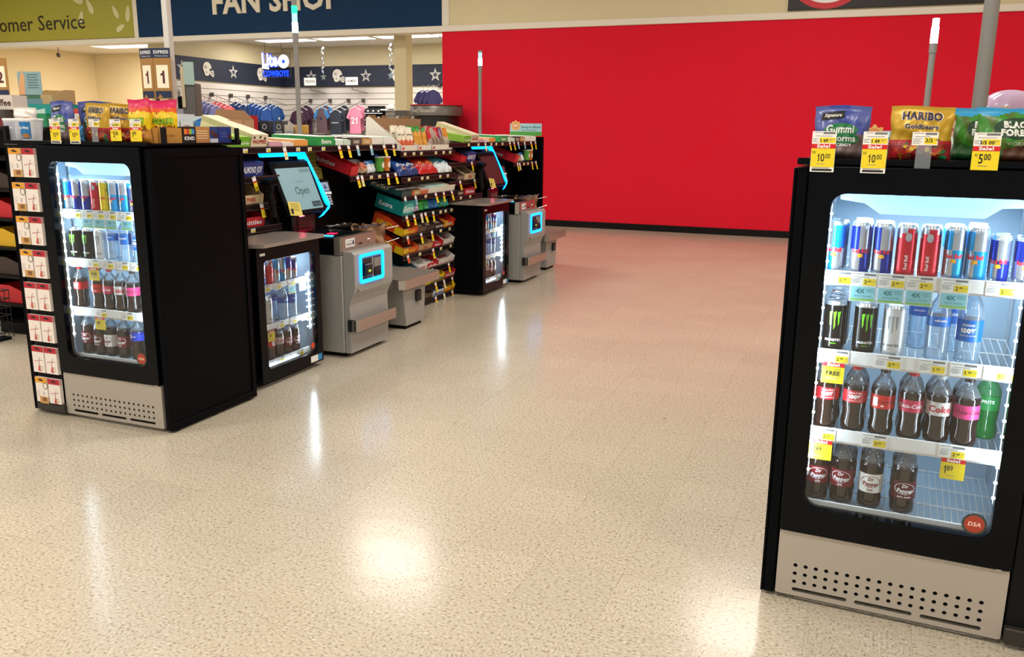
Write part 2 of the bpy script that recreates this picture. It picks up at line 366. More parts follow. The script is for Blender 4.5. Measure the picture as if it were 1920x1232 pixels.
# stars and helmets on the navy band
def band_star(label, s):
    o = thing('wall_star', label, 'wall emblem', group='stars on the navy band')
    m = MB(); m.poly(star(0, 0, .145), M('f0ece0', .5), s(.001)); m.poly(star(0, 0, .118), NAVY, s(.002)); m.poly(star(0, 0, .105), M('cfccc4', .4), s(.003)); m.poly(star(0, 0, .07), M('20294a', .5), s(.004)); m.build('star', o); return o
def band_helmet(label, s, flip=1):
    o = thing('wall_helmet', label, 'wall emblem', group='football helmets on the navy band')
    W = M('e9e4d6', .4); m = MB()
    shell = [(-.13, .0), (-.125, .06), (-.09, .125), (-.02, .155), (.05, .145), (.10, .10), (.125, .04), (.09, .0), (.07, -.02), (.05, -.05), (.045, -.09), (.01, -.115), (-.05, -.12), (-.085, -.1), (-.10, -.05)]
    m.poly(shell, W, s(.012)); n = len(shell)
    m.poly([(.06, -.03), (.14, .0), (.18, -.01), (.185, -.09), (.16, -.14), (.08, -.11), (.05, -.07)], M('d6d2c6', .4), s(.014))
    for z in (-.04, -.085): m.poly([(.085, z), (.165, z+.01), (.165, z+.0), (.085, z-.01)], NAVY, s(.016))
    m.poly([(.05, .0), (.08, .03), (.11, .025), (.10, -.01), (.07, -.02)], NAVY, s(.016))
    m.poly(star(-.05, .05, .04), M('20294a', .5), s(.016)); m.poly(star(-.05, .05, .02), W, s(.017)); m.ell(-.03, -.05, .014, .014, NAVY, s(.016), 8, 1)
    for c_ in (0.0,): m.prism([(p[0], p[1]) for p in shell], 1, 0, 0, W) if False else None
    m.build('helmet', o); return o
def sb(x, z=2.64): return lambda e: (lambda u, w: (x+u, 17.088-e, z+w))
def sl(y, z=2.64): return lambda e: (lambda u, w: (-12.488+e, y+u, z+w))
for i, x in enumerate((-11.75, -10.33, -8.63)): band_star('silver and navy star on the shop back wall band, %s' % ['above the YOUTH placard', 'between helmet and column', 'above the purple garments'][i], sb(x))
for i, x in enumerate((-11.05, -9.55)): band_helmet('white football helmet emblem on the back band, %s' % ['left of the column', 'behind the column'][i], sb(x))
for i, y in enumerate((13.85, 15.35)): band_star('silver star on the side wall band, %s' % ['near the lane sign', 'between two helmets'][i], sl(y))
for i, y in enumerate((14.55, 16.25)): band_helmet('white football helmet emblem on the side band, %s' % ['between two stars', 'under the blue neon sign'][i], sl(y))
# column in the shop opening
t = thing('column', 'square cream column with dark grey lower wrap in the shop opening', 'column', (-7.56, 13.75, 0))
MB().box(-.12, -.11, 1.82, .12, .11, 3.28, CREAM, .006).build('shaft', t); MB().box(-.125, -.115, 0, .125, .115, 1.82, M('57524c', .5), .004).build('wrap', t)
t = thing('sign_post', 'pale square post rising behind the express lane sign', 'post', (-6.87, 7.45, 0)); MB().box(-.035, -.035, 0, .035, .035, 4.6, M('d8d4cc', .5), .004).build('shaft', t)

# neon
t = thing('neon_sign', 'hanging white and blue neon beer sign reading Lite and COWBOYS', 'neon sign', (-10.78, 14.5, 2.66))
m_ = MB(); NW = M('e4f0ff', .4, emit=3); NB = M('0a30ff', .4, emit=2.5)
for e in (0, -.008): m_.text('Lite', .34, NB, front(e), -.31, .02, 'L', .07, w=.37); m_.text('Lite', .34, NW, front(e-.004), -.305, .022, 'L', .035, w=.36)
m_.poly([(-.32, -.02), (-.16, -.04), (-.15, .01), (-.31, .04)], NW, front(-.004)); m_.ell(.19, .1, .125, .125, NW, front(-.004), 24, 1, .3)
m_.poly(star(.19, .1, .06), NB, front(-.008)); m_.build('tubes', t)
m_ = MB()
for e in (0, -.008): m_.text('COWBOYS', .15, NB, front(e), 0, -.17, 'C', .03, w=.60)
m_.build('lettering', t)
m_ = MB(); m_.tube([(-.33, .02, -.19), (.33, .02, -.19), (.33, .02, .25), (-.33, .02, .25), (-.33, .02, -.19)], .006, M('3a4458', .4)); m_.build('wire_frame', t)
m_ = MB(); m_.tube([(-.25, .02, .26), (-.25, .02, .62)], .004, INK); m_.tube([(.14, .02, .26), (.14, .02, .62)], .004, INK); m_.build('hanger_wire', t)
for i, (x, y, ya) in enumerate(((-10.9, 16.3, 0), (-9.2, 16.2, .6))):
    t = thing('foil_spiral', 'silver foil star spiral hanging from the shop ceiling, %s' % ['over the football helmet', 'next to the column'][i], 'decoration', (x, y, 3.28), 0, 'hanging foil spirals')
    m_ = MB(); n = 40
    m_.grid(lambda u, w: (.04*math.cos(u*18+ya)*(1), .04*math.sin(u*18+ya), -.05-u*.55-(w-.5)*.05), n, 1, M('c9d2d6', .15, .9)); m_.build('spiral', t)
    m_ = MB(); m_.poly(star(0, 0, .09), M('9fb3b0', .2, .8), front(0, 0, -.7)); m_.poly([(p[0], p[1]) for p in star(0, 0, .09)][::-1], M('9fb3b0', .2, .8), front(.004, 0, -.7)); m_.build('star', t)

# ---------------------------------------------------------------- fan shop stock
def shirt_mb(col, w=.30, h=.54, sleeve=True, trim=None, panel=None, deco=None, th=.028):
    m = MB(); c = M(col, .85, noise=.06, nscale=12); tr = M(trim, .8) if trim else c
    def ring(z, hw, d): return [(hw*math.cos(2*PI*i/12), d*math.sin(2*PI*i/12), z) for i in range(12)]
    lv = [(0, w*.52, th*.9), (-h*.12, w*.50, th), (-h*.5, w*.48, th*.9), (-h*.8, w*.46, th*.9), (-h, w*.42, th*.7), (-h-.012, w*.30, th*.5), (-h-.02+.05, w*.14, th*.4)]
    rows = [(-h, .50*w, th), (-h*.75, .47*w, th*1.1), (-h*.45, .46*w, th), (-h*.2, .46*w, th*.9), (-h*.08, .40*w, th*.7), (0, .17*w, th*.5)]
    v = []; f = []
    for z, a, d in rows:
        v += [(a*math.cos(2*PI*i/16), d*(1+.25*math.sin(i*2.3+z*9))*math.sin(2*PI*i/16), z+(0 if z else 0)) for i in range(16)]
    for k in range(len(rows)-1):
        for i in range(16): f.append((k*16+i, k*16+(i+1) % 16, (k+1)*16+(i+1) % 16, (k+1)*16+i))
    m.add(v, f, c, True)
    if panel: m.poly([(-.30*w, -h*.99), (.30*w, -h*.99), (.27*w, -h*.2), (.13*w, -.03), (-.13*w, -.03), (-.27*w, -h*.2)], M(panel, .85), lambda x, z: (x, -th*1.32, z))
    if sleeve:
        for s_ in (-1, 1): m.prism([(s_*.26*w, -h*.03), (s_*.40*w, -h*.06), (s_*.68*w, -h*.34), (s_*.52*w, -h*.44), (s_*.34*w, -h*.26)], 1, -.026, .026, tr)
    m.cyl((0, 0, -.012), (0, 0, .012), .17*w/2*1.1, tr, 12, .17*w/2)
    if deco: deco(m, lambda x, z: (x, -th*1.40, z), w, h)
    return m
HANG = MB(); HANG.tube([(-.15, 0, -.035), (0, 0, .03), (.15, 0, -.035), (-.15, 0, -.035)], .006, WHITE); HANG.tube([(0, 0, .03), (0, 0, .07), (.02, 0, .09), (.0, 0, .11)], .005, CHROME)
HANGM = HANG.mesh('hanger')
def star_deco(col): return lambda m, s, w, h: m.poly(star(0, -h*.4, .045), M(col, .6), s)
def tx_deco(t, col, sz=.06, z=.42): return lambda m, s, w, h: m.text(t, sz, M(col, .6), s, 0, -h*z, 'C', .02)
def both(*fs):
    def g(*a):
        for q in fs: q(*a)
    return g
SH = {}
for nme, kw in dict(lavender=dict(col='7d7fb8', w=.36, h=.62), coral=dict(col='ee6a72', w=.36, h=.6), blue=dict(w=.36, h=.62, col='1f4f8f', deco=star_deco('e0e0e0')), navyt=dict(w=.38, h=.66, col='1b3564', deco=tx_deco('T', 'ffffff', .06, .45)),
        royal=dict(w=.38, h=.66, col='1c478c', deco=tx_deco('DALLAS', 'd8d0d8', .045, .5)), maroon=dict(col='4a2c40', h=.62), tee=dict(col='6a5358', trim='3f86c8', deco=star_deco('2b3050')), jersey=dict(col='2e3440', sleeve=False, deco=both(tx_deco('COWBOYS', 'f4f4f4', .035, .5))),
        pink=dict(col='f08fae', trim='ef93b0', deco=tx_deco('21', 'ffffff', .2, .62)), purple=dict(col='2a2350', h=.62, sleeve=True), black=dict(col='15171c')).items():
    SH[nme] = shirt_mb(**kw).mesh('garment')
def shirts(kind, n, start, dirv, step, rz, desc, grp):
    for i in range(n):
        p = Vector(start)+Vector(dirv)*step*i
        t = thing('hanging_shirt', '%s%s' % (desc, '' if n == 1 else ', '+([ORD[j]+' out from the wall' for j in range(0, 12)])[i]), 'shirt', tuple(p), rz, grp)
        o = bpy.data.objects.new('garment', SH[kind]); C.objects.link(o); o.parent = t
        o = bpy.data.objects.new('hanger', HANGM); C.objects.link(o); o.parent = t
def arm(x, y, z, d, label):
    t = thing('garment_rod', label, 'garment rod', (x, y, z), 0, 'chrome display arms on the slatwall'); d = Vector(d)
    MB().tube([(0, 0, 0), tuple(d)], .008, CHROME).build('rod', t); MB().box(-.03, -.03, -.04, .03, .03, .04, M('5a5652', .4, .6), .004).build('bracket', t)
for i, (y, kind, n, desc) in enumerate(((14.15, 'lavender', 5, 'lavender shirt on the side wall arm near the lane sign'), (14.62, 'coral', 4, 'coral pink shirt on the side wall arm'), (15.2, 'navyt', 3, 'blue shirt with white T on the side wall arm'), (15.75, 'royal', 5, 'royal blue shirt with chest lettering on side wall'), (16.35, 'blue', 3, 'dark blue shirt on the side wall arm near the corner'))):
    arm(-12.46, y, 2.16, (.55, 0, -.17), 'chrome arm on the shop side wall, %s from the lane sign' % ORD[i])
    shirts(kind, n, (-12.36, y, 2.02), (1, 0, -.31), .095, R(90), desc, kind+' shirts on the side wall')
for i, (x, kind, n, desc) in enumerate(((-11.90, 'maroon', 3, 'maroon hooded top on the back wall arm'), (-11.38, 'tee', 2, 'grey and blue star tee on the back wall arm'), (-10.90, 'jersey', 3, 'black sleeveless jersey on the back wall arm'), (-10.52, 'pink', 2, 'pink jersey with white number on the back wall arm'))):
    arm(x+.12, 17.06, 2.12, (-.12, -.5, -.2), 'chrome arm on the shop back wall, %s from the corner' % ORD[i])
    shirts(kind, n, (x+.08, 16.95, 2.0), (-.24, -1, -.42), .13, 0.0, desc, kind+' garments on the back wall')
arm(-8.52, 17.06, 2.42, (.0, -.4, -.02), 'chrome arm with purple garments beside the red wall')
shirts('purple', 3, (-8.75, 16.75, 2.30), (1, -.4, 0), .15, .4, 'dark purple garment on black hanger beside the red wall', 'purple garments beside the red wall')
# caps
CAPP = {}
for nm, a, b in (('black', '15161a', 'f0f0f0'), ('white', 'eceae4', '15161a')):
    m_ = MB(); m_.lathe([(.09, 0), (.093, .03), (.08, .07), (.05, .1), (.01, .112)], M(a, .7), 16); m_.grid(lambda u, w: ((u-.5)*.17, -.085-w*.075*(1-(2*u-1)**2*.6), .005-.012*w*w), 8, 3, M(b, .7)); m_.poly(star(0, .05, .03), M('f0f0f0', .6), wrap(.09, .004)); CAPP[nm] = m_.mesh('ball_cap')
def cap(kind, x, y, z, rz, label, grp): one('ball_cap', CAPP[kind], label, 'cap', (x, y, z), rz, grp)
for s_, z in (('upper', 1.93), ('lower', 1.55)):
    m_ = MB(); m_.box(-9.85, 16.85, z-.03, -8.95, 17.1, z, WHITE, .004); one('cap_shelf', m_, 'white %s shelf of caps beside the stacked black caps' % s_, 'shelf', group='cap shelves')
    cap('white' if s_ == 'upper' else 'black', -9.62, 16.93, z, .3, '%s cap at the rack end of the white %s shop shelf' % ('white' if s_ == 'upper' else 'black starred', s_), None); cap('black', -9.32, 16.93, z, .3, 'black cap at the column end of the white %s shop shelf' % s_, None)
m_ = MB(); m_.box(-10.28, 17.05, 1.3, -9.86, 17.094, 2.0, BLACKM)
for i in range(4): m_.box(-10.26, 16.85, 1.42+i*.14-.012, -9.88, 17.05, 1.42+i*.14, BLACKM)
one('cap_rack', m_, 'black wall rack holding stacked black and white caps', 'rack')
for i in range(4):
    for j in range(3): cap('black', -10.20+j*.13, 16.93, 1.42+i*.14, .5, 'black and white cap on the dark wall rack', 'caps on the dark wall rack')
def placard(x, txt, label):
    t = thing('shop_placard', label, 'sign', (x, 16.75, 2.42)); MB().box(-.17, -.006, 0, .17, .006, .19, M('2a2a2a', .5), .002).build('frame', t)
    m = MB(); m.box(-.155, -.009, .012, .155, -.006, .178, PAPER); m.text(txt, .08, INK, front(-.0098), 0, .07, 'C', .02, w=.24); m.build('card', t)
    MB().tube([(0, 0, 0), (0, 0, -.08), (.22, .3, -.15)], .006, INK).build('bracket_rod', t)
placard(-11.55, "YOUTH", "small white placard reading YOUTH at the shop back wall"); placard(-10.48, "WOMEN'S", "small white placard reading WOMEN'S at the shop back wall")
# shop tables with merchandise
t = thing('display_table', 'long black merchandise table inside the fan shop', 'table', (-9.6, 14.2, 0))
MB().box(-2.6, -.3, 1.36, 1.6, .3, 1.40, BLACKM, .004).build('tabletop', t)
MB().box(-2.5, -.25, 0, 1.5, .25, 1.36, BLACK, .004).build('base', t)
for i, (x, c_, d_) in enumerate(((-11.0, '1a2440', 'navy'), (-10.75, '141a2c', 'dark'), (-10.42, '3c3a40', 'grey'), (-10.2, 'c8bfb0', 'cream'), (-9.95, 'd0a040', 'gold'))):
    m_ = MB(); m_.box(-.1, -.08, 0, .1, .08, .24 if i < 3 else .17, M(c_, .5), .006); m_.ell(0, .13, .05, .05, M('c8c8c8', .5), front(-.081), 14, 1, .75); m_.rect(-.07, .02, .07, .05, M('9aa0b0', .5), front(-.081)); one('gift_box', m_, '%s boxed souvenir on the black shop table' % d_, 'box', (x, 14.1, 1.40))
# "occasion" canopy fixture in front of the red wall edge
t = thing('card_kiosk', 'dark kiosk with grey curved canopy reading Every Occasion', 'display', (-6.42, 12.75, 0))
m_ = MB(); m_.lathe([(.42, 1.72), (.42, 1.86), (.40, 1.875)], M('6d6862', .4, .4), 24); m_.text('Every Occasion', .07, M('cfc8bc', .5), wrap(.42, .003), -.05, 1.77, 'C', .01); m_.build('canopy', t)
m_ = MB(); m_.lathe([(.425, 1.875), (.425, 1.885)], RED, 24); m_.build('red_rim', t)
m_ = MB(); m_.lathe([(.36, 0), (.36, 1.72)], M('1c1512', .4), 24); m_.build('body', t)
# service room bits
m_ = MB(); m_.box(-18.2, 17.1, 0, -16.2, 17.195, 1.85, M('b23426', .6)); one('red_notice_board', m_, 'red board standing low against the service room wall', 'board')
t = thing('security_camera', 'small ceiling camera on a stalk in the service room', 'camera', (-17.0, 15.0, 3.28)); MB().tube([(0, 0, 0), (0, 0, -.18)], .014, M('9a8f80', .5)).build('stalk', t); MB().lathe([(.03, -.27), (.05, -.22), (.04, -.18)], M('4a3c30', .4), 12).build('housing', t)
t = thing('red_door_panel', 'red poster in a white frame on the shop side wall', 'poster', (-12.45, 13.75, 0)); MB().box(0, -.05, .9, .03, .50, 2.25, WHITE, .004).build('frame', t); MB().box(.03, .08, .95, .036, .44, 2.1, M('c22a38', .5)).build('poster', t)

# ================================================================ drinks
COLA = M('1e0d08', .10, coat=.5); REDL = M('c51420', .4); BLUL = M('1667c0', .35)
def bottle_parts(r, h, liq, cap, lab, z0, z1, deco=None, clear=CLEAR, water=False, fill=.80):
    prof = [(.0, .0), (.7, .0), (.93, .02), (.99, .06), (1, .14), (.90, .26), (.93, .34), (.985, .40), (.985, .64), (1.0, .67), (.96, .73), (.75, .81), (.48, .875), (.36, .91), (.36, .95)] if not water else \
           [(.0, .0), (.75, .0), (.95, .02), (1, .05)]+[(.94+.05*(i % 2), .08+.04*i) for i in range(9)]+[(.98, .45), (.98, .63), (1, .67), (.9, .74), (.62, .84), (.38, .90), (.38, .95)]
    P_ = [(a*r, b*h) for a, b in prof]; n = 20
    m = MB()
    if liq is None: m.lathe(P_, clear, n, caps=False)
    else:
        lo = [p for p in P_ if p[1] <= fill*h]; hi = [p for p in P_ if p[1] >= lo[-1][1]]
        m.lathe(lo+[(0, lo[-1][1]+.0005)], liq, n, caps=False); m.lathe(hi, clear, n, caps=False)
    out = [('bottle_body', m, None)]
    L_ = MB(); lr = r*(.992 if not water else .995)
    L_.lathe([(lr, z0*h), (lr, z1*h)], lab, 24, caps=False)
    if deco: deco(L_, wrap(lr, .0006, (z0+z1)/2*h))
    out.append(('label', L_, None))
    K = MB(); K.lathe([(r*.40, h*.935), (r*.41, h*.94), (r*.41, h*.985), (r*.36, h)], cap, 14); out.append(('cap', K, None))
    return out
def t2(a, sa, b=None, sb_=.008, ya=0.0, yb=-.012, c='ffffff', w=None, sl=0.0, bold=.02):
    def g(m, s):
        m.text(a, sa, M(c, .5), s, 0, ya, 'C', bold, w=w, slant=sl)
        if b: m.text(b, sb_, M(c, .5), s, 0, yb, 'C', .01)
    return g
def drp(sub, c='ffffff', bg=None):
    def g(m, s):
        m.text('Dr', .015, M(c, .5), s, 0, .009, 'C', .03, slant=.2); m.text('Pepper', .019, M(c, .5), s, .001, -.008, 'C', .03, slant=.15, w=.048)
        m.ell(0, .005, .031, .019, M(c, .5), s, 24, 1, .94)
        m.text(sub, .009, M(c, .5), s, 0, -.024, 'C', .03)
    return g
def coke100(m, s): m.text('Coca-Cola', .008, PAPER, s, 0, .010, 'C', .02, slant=.2); m.text('100%', .017, PAPER, s, 0, -.006, 'C', .05); m.text('RECYCLED BOTTLE', .0045, PAPER, s, 0, -.014, 'C', .01)
def script(t, c, sz=.017): return lambda m, s: m.text(t, sz, M(c, .5), s, 0, -.005, 'C', .02, slant=.3)
def coke_back(m, s): m.rect(-.022, -.014, -.006, .014, PAPER, s, 4, 1); m.text('Coca-Cola', .013, INK, s, .022, -.003, 'C', .01, slant=.3); m.ell(.008, -.012, .005, .003, PAPER, s, 10, 1)
DR = {}
BR, BH = .0362, .213
REDC = M('c8202a', .4); DRM = M('7a1420', .4)
def D(k, parts): DR[k] = proto(parts)
D('coke100', bottle_parts(BR, BH, COLA, REDC, REDL, .46, .64, coke100))
D('coke_zero', bottle_parts(BR, BH, COLA, M('171717', .4), M('cf2018', .4), .42, .62, coke_back))
D('coke_cherry', bottle_parts(BR, BH, COLA, REDC, M('c22a4a', .4), .42, .60, script('Coca-Cola', 'f4e8ea')))
D('diet', bottle_parts(BR, BH, COLA, M('c9cfd6', .4), M('cfc8c4', .35), .42, .62, lambda m, s: m.text('Coke', .028, M('b81e22', .5), s, .004, -.010, 'C', .03)))
D('vanilla', bottle_parts(BR, BH, COLA, M('2b1a1a', .4), M('d23a78', .4), .42, .62, script('Coca-Cola', '7c1f40')))
D('sprite', bottle_parts(BR, BH, M('0a6a2c', .12), M('1db954', .4), M('0f8a3e', .4), .45, .66, t2('SPRITE', .014), GREENP, fill=.70))
D('dp', bottle_parts(BR, BH, COLA, REDC, DRM, .28, .55, drp('(23)')))
D('dpdiet', bottle_parts(BR, BH, COLA, REDC, PAPER, .26, .55, drp('Diet', '8a1420')))
D('dpzero', bottle_parts(BR, BH, COLA, M('2a1418', .4), M('5b1420', .4), .24, .52, drp('zero sugar')))
D('pepsi', bottle_parts(BR, BH, COLA, M('2b50d8', .4), M('2040c0', .4), .48, .70, lambda m, s: (m.ell(-.006, 0, .011, .011, PAPER, s, 16, 1), m.ell(-.006, .004, .010, .006, REDC, lambda x, z, q=s: q(x, z), 12, 1), m.text('pepsi', .009, PAPER, s, .016, -.003, 'C', .02))))
D('water', bottle_parts(.0335, .215, None, M('e8f2f8', .4), BLUL, .50, .64, t2('refreshe', .010, c='ffffff'), WATER, True))
D('dasani', bottle_parts(.0355, .232, None, M('2aa35a', .4), M('0f62b8', .35), .30, .58, lambda m, s: (m.text('DASANI', .009, PAPER, s, 0, .014, 'C', .02), m.text('100%', .019, PAPER, s, 0, -.006, 'C', .05), m.text('RECYCLED BOTTLE', .005, PAPER, s, 0, -.016, 'C', .01)), WATER, True))
D('dasani_blue', bottle_parts(.0355, .232, None, M('2a62d8', .4), M('0f62b8', .35), .40, .62, t2('DASANI', .012), WATER, True))
def can_parts(r, h, fn, deco=None):
    m = MB(); N_ = 32
    zs = [0, .006]+[.006+(h-.018)*i/10 for i in range(1, 11)]+[h-.005, h]
    prof = [(r*.80, 0), (r, .006)]+[(r, z) for z in zs[2:-2]]+[(r*.93, h-.005), (r*.88, h)]
    m.lathe(prof, SILVER, N_, fn=lambda a, z: SILVER if z < .006 or z > h-.012 else fn(a, z/h), caps=False)
    m.lathe([(0, h-.003), (r*.80, h-.004), (r*.88, h)], SILVER, N_, caps=False); m.lathe([(0, .003), (r*.80, 0)], SILVER, N_, caps=False)
    out = [('can_body', m, None)]
    if deco: L_ = MB(); deco(L_, wrap(r, .0005, 0)); out.append(('print', L_, None))
    T_ = MB(); T_.ell(0, -.004, .006, .009, SILVER, lambda x, y: (x, y, h-.0015), 12, 1, .3); out.append(('pull_tab', T_, None))
    return out
SB = M('1a34a8', .25, .55); SS = M('c6ccd6', .22, .8); LBL = M('1aa0e0', .25, .5); RD = M('d01b2a', .28, .45); YL = M('e8c813', .28, .4)
def quad_fn(A, B, z0=.5):
    def g(a, z):
        q = (a+14*z+360) % 180 < 90
        return A if (q ^ (z > z0)) else B
    return g
def rb(c='e0203a', h=.157, z=.42):
    def g(m, s):
        m.text('Red Bull', .017, M(c, .4), s, 0, h*z, 'C', .05, w=.046)
        m.ell(0, h*z-.008, .008, .006, M('f2b81e', .4), s, 12, 1); m.poly([(-.02, h*z-.014), (-.004, h*z-.006), (-.006, h*z-.014)], M(c, .4), s); m.poly([(.004, h*z-.006), (.02, h*z-.014), (.006, h*z-.014)], M(c, .4), s)
    return g
D('rb_sf', can_parts(.0285, .157, quad_fn(SS, LBL), rb()))
D('rb12', can_parts(.0285, .157, quad_fn(SB, SS), rb()))
D('rb_blue', can_parts(.0285, .157, quad_fn(LBL, SS, .55), rb()))
D('rb8', can_parts(.0265, .135, quad_fn(SB, SS, .45), rb(h=.135)))
D('rb_red', can_parts(.0285, .157, lambda a, z: SS if z > .93-abs(a-20)/400 or z < .06 else RD, lambda m, s: (m.text('Red Bull', .012, M('f4e4e6', .4), lambda x, z: s(-z, x), .045, -.006, 'C', .03), m.ell(.004, .12, .009, .013, SS, s, 12, 1))))
D('rb_yellow', can_parts(.0285, .157, lambda a, z: SS if z > .9 else YL, rb('d84a20')))
BK = M('14100f', .2, .4)
def claw(c, word='MONSTER', wc='f4f4f4'):
    def g(m, s):
        for k, x in enumerate((-.012, 0, .012)):
            z0 = .155*.45+abs(k-1)*.012; m.poly([(x-.004, .125), (x+.005, .128), (x+.002, .1), (x+.003, z0+.012), (x-.001, z0), (x-.002, .1)], M(c, .4), s)
        m.text(word, .010, M(wc, .4), s, 0, .034, 'C', .03, w=.05); m.text('ENERGY', .0055, M(c, .4), s, 0, .025, 'C', .01)
    return g
D('mon', can_parts(.0330, .158, lambda a, z: BK, claw('6ecb1e')))
D('mon_w', can_parts(.0330, .158, lambda a, z: M('d6d8da', .3, .5), claw('8f949a', wc='55585c')))
DESC = dict(coke100='cola bottle with 100% label', coke_zero='black-capped red-label cola bottle', coke_cherry='crimson-label cola bottle', diet='silver-label diet cola bottle', vanilla='pink-label cola bottle',
            sprite='green lemon soda bottle', dp='maroon-label pepper soda bottle', dpdiet='white-label pepper soda bottle', dpzero='dark zero-sugar pepper soda bottle', pepsi='blue-capped cola bottle',
            water='clear blue-banded water bottle', dasani='green-capped water bottle', dasani_blue='blue-capped water bottle', rb_sf='silver and cyan slim can', rb12='dark blue slim can', rb_blue='light blue slim can',
            rb8='short dark blue can', rb_red='red slim can', rb_yellow='yellow slim can', mon='black green-clawed can', mon_w='tall white can')
NEAR = dict(coke100='100% bottle', coke_zero='black-capped bottle', coke_cherry='crimson bottle', diet='silver-label bottle', vanilla='pink-label bottle', sprite='green bottle', dp='maroon bottle', dpdiet='white-label bottle', dpzero='dark maroon bottle', pepsi='blue-capped bottle',
            water='clear bottle', dasani='green-capped bottle', dasani_blue='blue-capped bottle', rb_sf='cyan can', rb12='dark blue can', rb_blue='light blue can', rb8='short can', rb_red='red can', rb_yellow='yellow can', mon='black can', mon_w='white can')
def kind_of(k): return 'can' if k.startswith(('rb', 'mon')) else 'bottle'
NAMEK = lambda k: 'drink_can' if kind_of(k) == 'can' else 'water_bottle' if k in ('water', 'dasani', 'dasani_blue') else 'soda_bottle'

# ---------------------------------------------------------------- shelf tags
def lines(m, s, x0, x1, z0, n, dz=.004, c=TEXTGREY, th=.0014):
    for i in range(n): m.rect(x0, z0-i*dz-th, x1-(i % 2)*.006, z0-i*dz, c, s)
def rail_tag(price, w=.074, h=.040, fourx=False):
    m = MB(); m.box(-w/2, -.0008, -h, w/2, 0, 0, PAPER); s = front(-.0012); s2 = front(-.0016)
    m.rect(-w*.0, -.008, w*.44, -.002, M('77787c', .6), s); lines(m, s, -w*.45, -w*.05, -.003, 1); lines(m, s, -w*.4, w*.2, -.012, 1)
    m.rect(-w*.02, -h+.003, w*.46, -h*.42, YEL, s); lines(m, s, -w*.46, -w*.1, -.018, 4)
    m.text(price[0], .015, INK, s2, w*.02, -h+.008, 'L', .02); m.text(price[1], .009, INK, s2, w*.02+.009*len(price[0])+.001, -h+.012, 'L', .02); lines(m, s2, w*.34, w*.44, -h+.016, 2)
    out = [('tag_card', m, None)]
    if fourx:
        q = MB(); q.box(-w/2, -.0016, -h-.047, w/2, -.0004, -h, M('eef5f5', .6)); s = front(-.002, 0, -h); s2 = front(-.0024, 0, -h)
        q.rect(-w*.46, -.045, w*.46, -.002, M('8fd0dc', .6), s); q.rect(-w*.46, -.045, w*.46, -.038, M('8cc46a', .6), s2); q.text('4X', .019, M('2f7f84', .6), s2, -w*.1, -.022, 'C', .03)
        lines(q, s2, w*.12, w*.42, -.008, 3, c=M('5aa0a8', .6)); q.text('EARN ON THIS ITEM', .005, M('2f7f84', .6), s2, 0, -.032, 'C', .01); out.append(('points_card', q, None))
    return proto(out)
def sale_tag(price, small=None, pre='', foot=False, top=True, w=.066, free=False):
    m = MB(); h = .066+(.034 if top else 0)+(.016 if foot else 0); m.box(-w/2, -.001, -h, w/2, 0, 0, PAPER if foot else YEL)
    s = front(-.0014); s2 = front(-.0018); z = 0
    if top:
        m.rect(-w/2, -.036, w/2, 0, PAPER, s); m.rect(-w*.05, -.008, w*.45, -.002, M('77787c', .6), s2); lines(m, s2, -w*.4, -w*.1, -.003, 1); lines(m, s2, -w*.35, w*.35, -.013, 1)
        m.rect(-w*.18, -.033, w*.47, -.018, YEL, s2); m.text(small or '2', .013, INK, front(-.0022), -w*.0, -.031, 'C', .03); lines(m, front(-.0022), w*.22, w*.42, -.022, 2); lines(m, s2, -w*.46, -w*.22, -.021, 3); z = -.036
    m.rect(-w/2, z-.013, w/2, z, RED, s2); m.text('Sale!', .0125, PAPER, front(-.0022), 0, z-.0105, 'C', .04, w=w*.55)
    if foot: m.rect(-w*.49, -h+.014, w*.49, z-.013, YEL, s2); m.rect(-w*.42, -h+.003, w*.42, -h+.009, INK, s2); lines(m, s2, -w*.4, w*.3, -h+.0125, 1)
    b0 = -h+(.018 if foot else .006); bh = (z-.013)-b0; f3 = front(-.0022)
    if free: m.text('Buy 2 Get 1', .009, INK, f3, 0, z-.023, 'C', .01); m.text('FREE', .019, INK, f3, 0, z-.040, 'C', .03); lines(m, f3, -w*.3, w*.3, z-.045, 3)
    else:
        x = -w*(.46 if len(pre) > 2 else .40)
        if pre: m.text(pre, .012, INK, f3, x, z-.028, 'L', .0, xs=.8); x += .0052*len(pre)
        else: x = -w*.36
        wd = glyphs(price[0], .01)[2]; hh = .036 if len(pre) < 3 else .032; m.text(price[0], hh, INK, f3, x, b0+.012, 'L', .01, xs=.72); x += wd*hh*.72+.002
        m.text(price[1], .024 if len(pre) < 3 else .020, INK, f3, x, b0+.021, 'L', .01, xs=.72); lines(m, f3, -w*.25, w*.1, b0+.006, 1)
    return proto([('tag_card', m, None)])
TAGS = {}
for p in (('2', '29'), ('2', '99'), ('1', '09'), ('1', '99'), ('1', '69'), ('2', '09'), ('3', '79')): TAGS[p[0]+p[1]] = rail_tag(p)
TAGS['299x'] = rail_tag(('2', '99'), fourx=True); TAGS['s189'] = sale_tag(('1', '89'), top=False); TAGS['free'] = sale_tag(('', ''), top=False, free=True)
TAGS['s1000'] = sale_tag(('10', '00'), '1 49', '10/', True); TAGS['s500'] = sale_tag(('5', '00'), '3/5 00', '4/', False); TAGS['s179'] = sale_tag(('1', '79'), '2 29', '', False); hm = MB(); hm.box(-.02, -.0006, -.106, .02, -.0002, -.034, CLEAR); TAGS['w500'] = rail_tag(('3/5', '00'), .066, .036)+proto([('clear_holder', hm, None)])
def shelf_tag(kind, loc, rot, label, group=None): return place('price_tag', TAGS[kind], label, 'price tag', loc, rot, group)

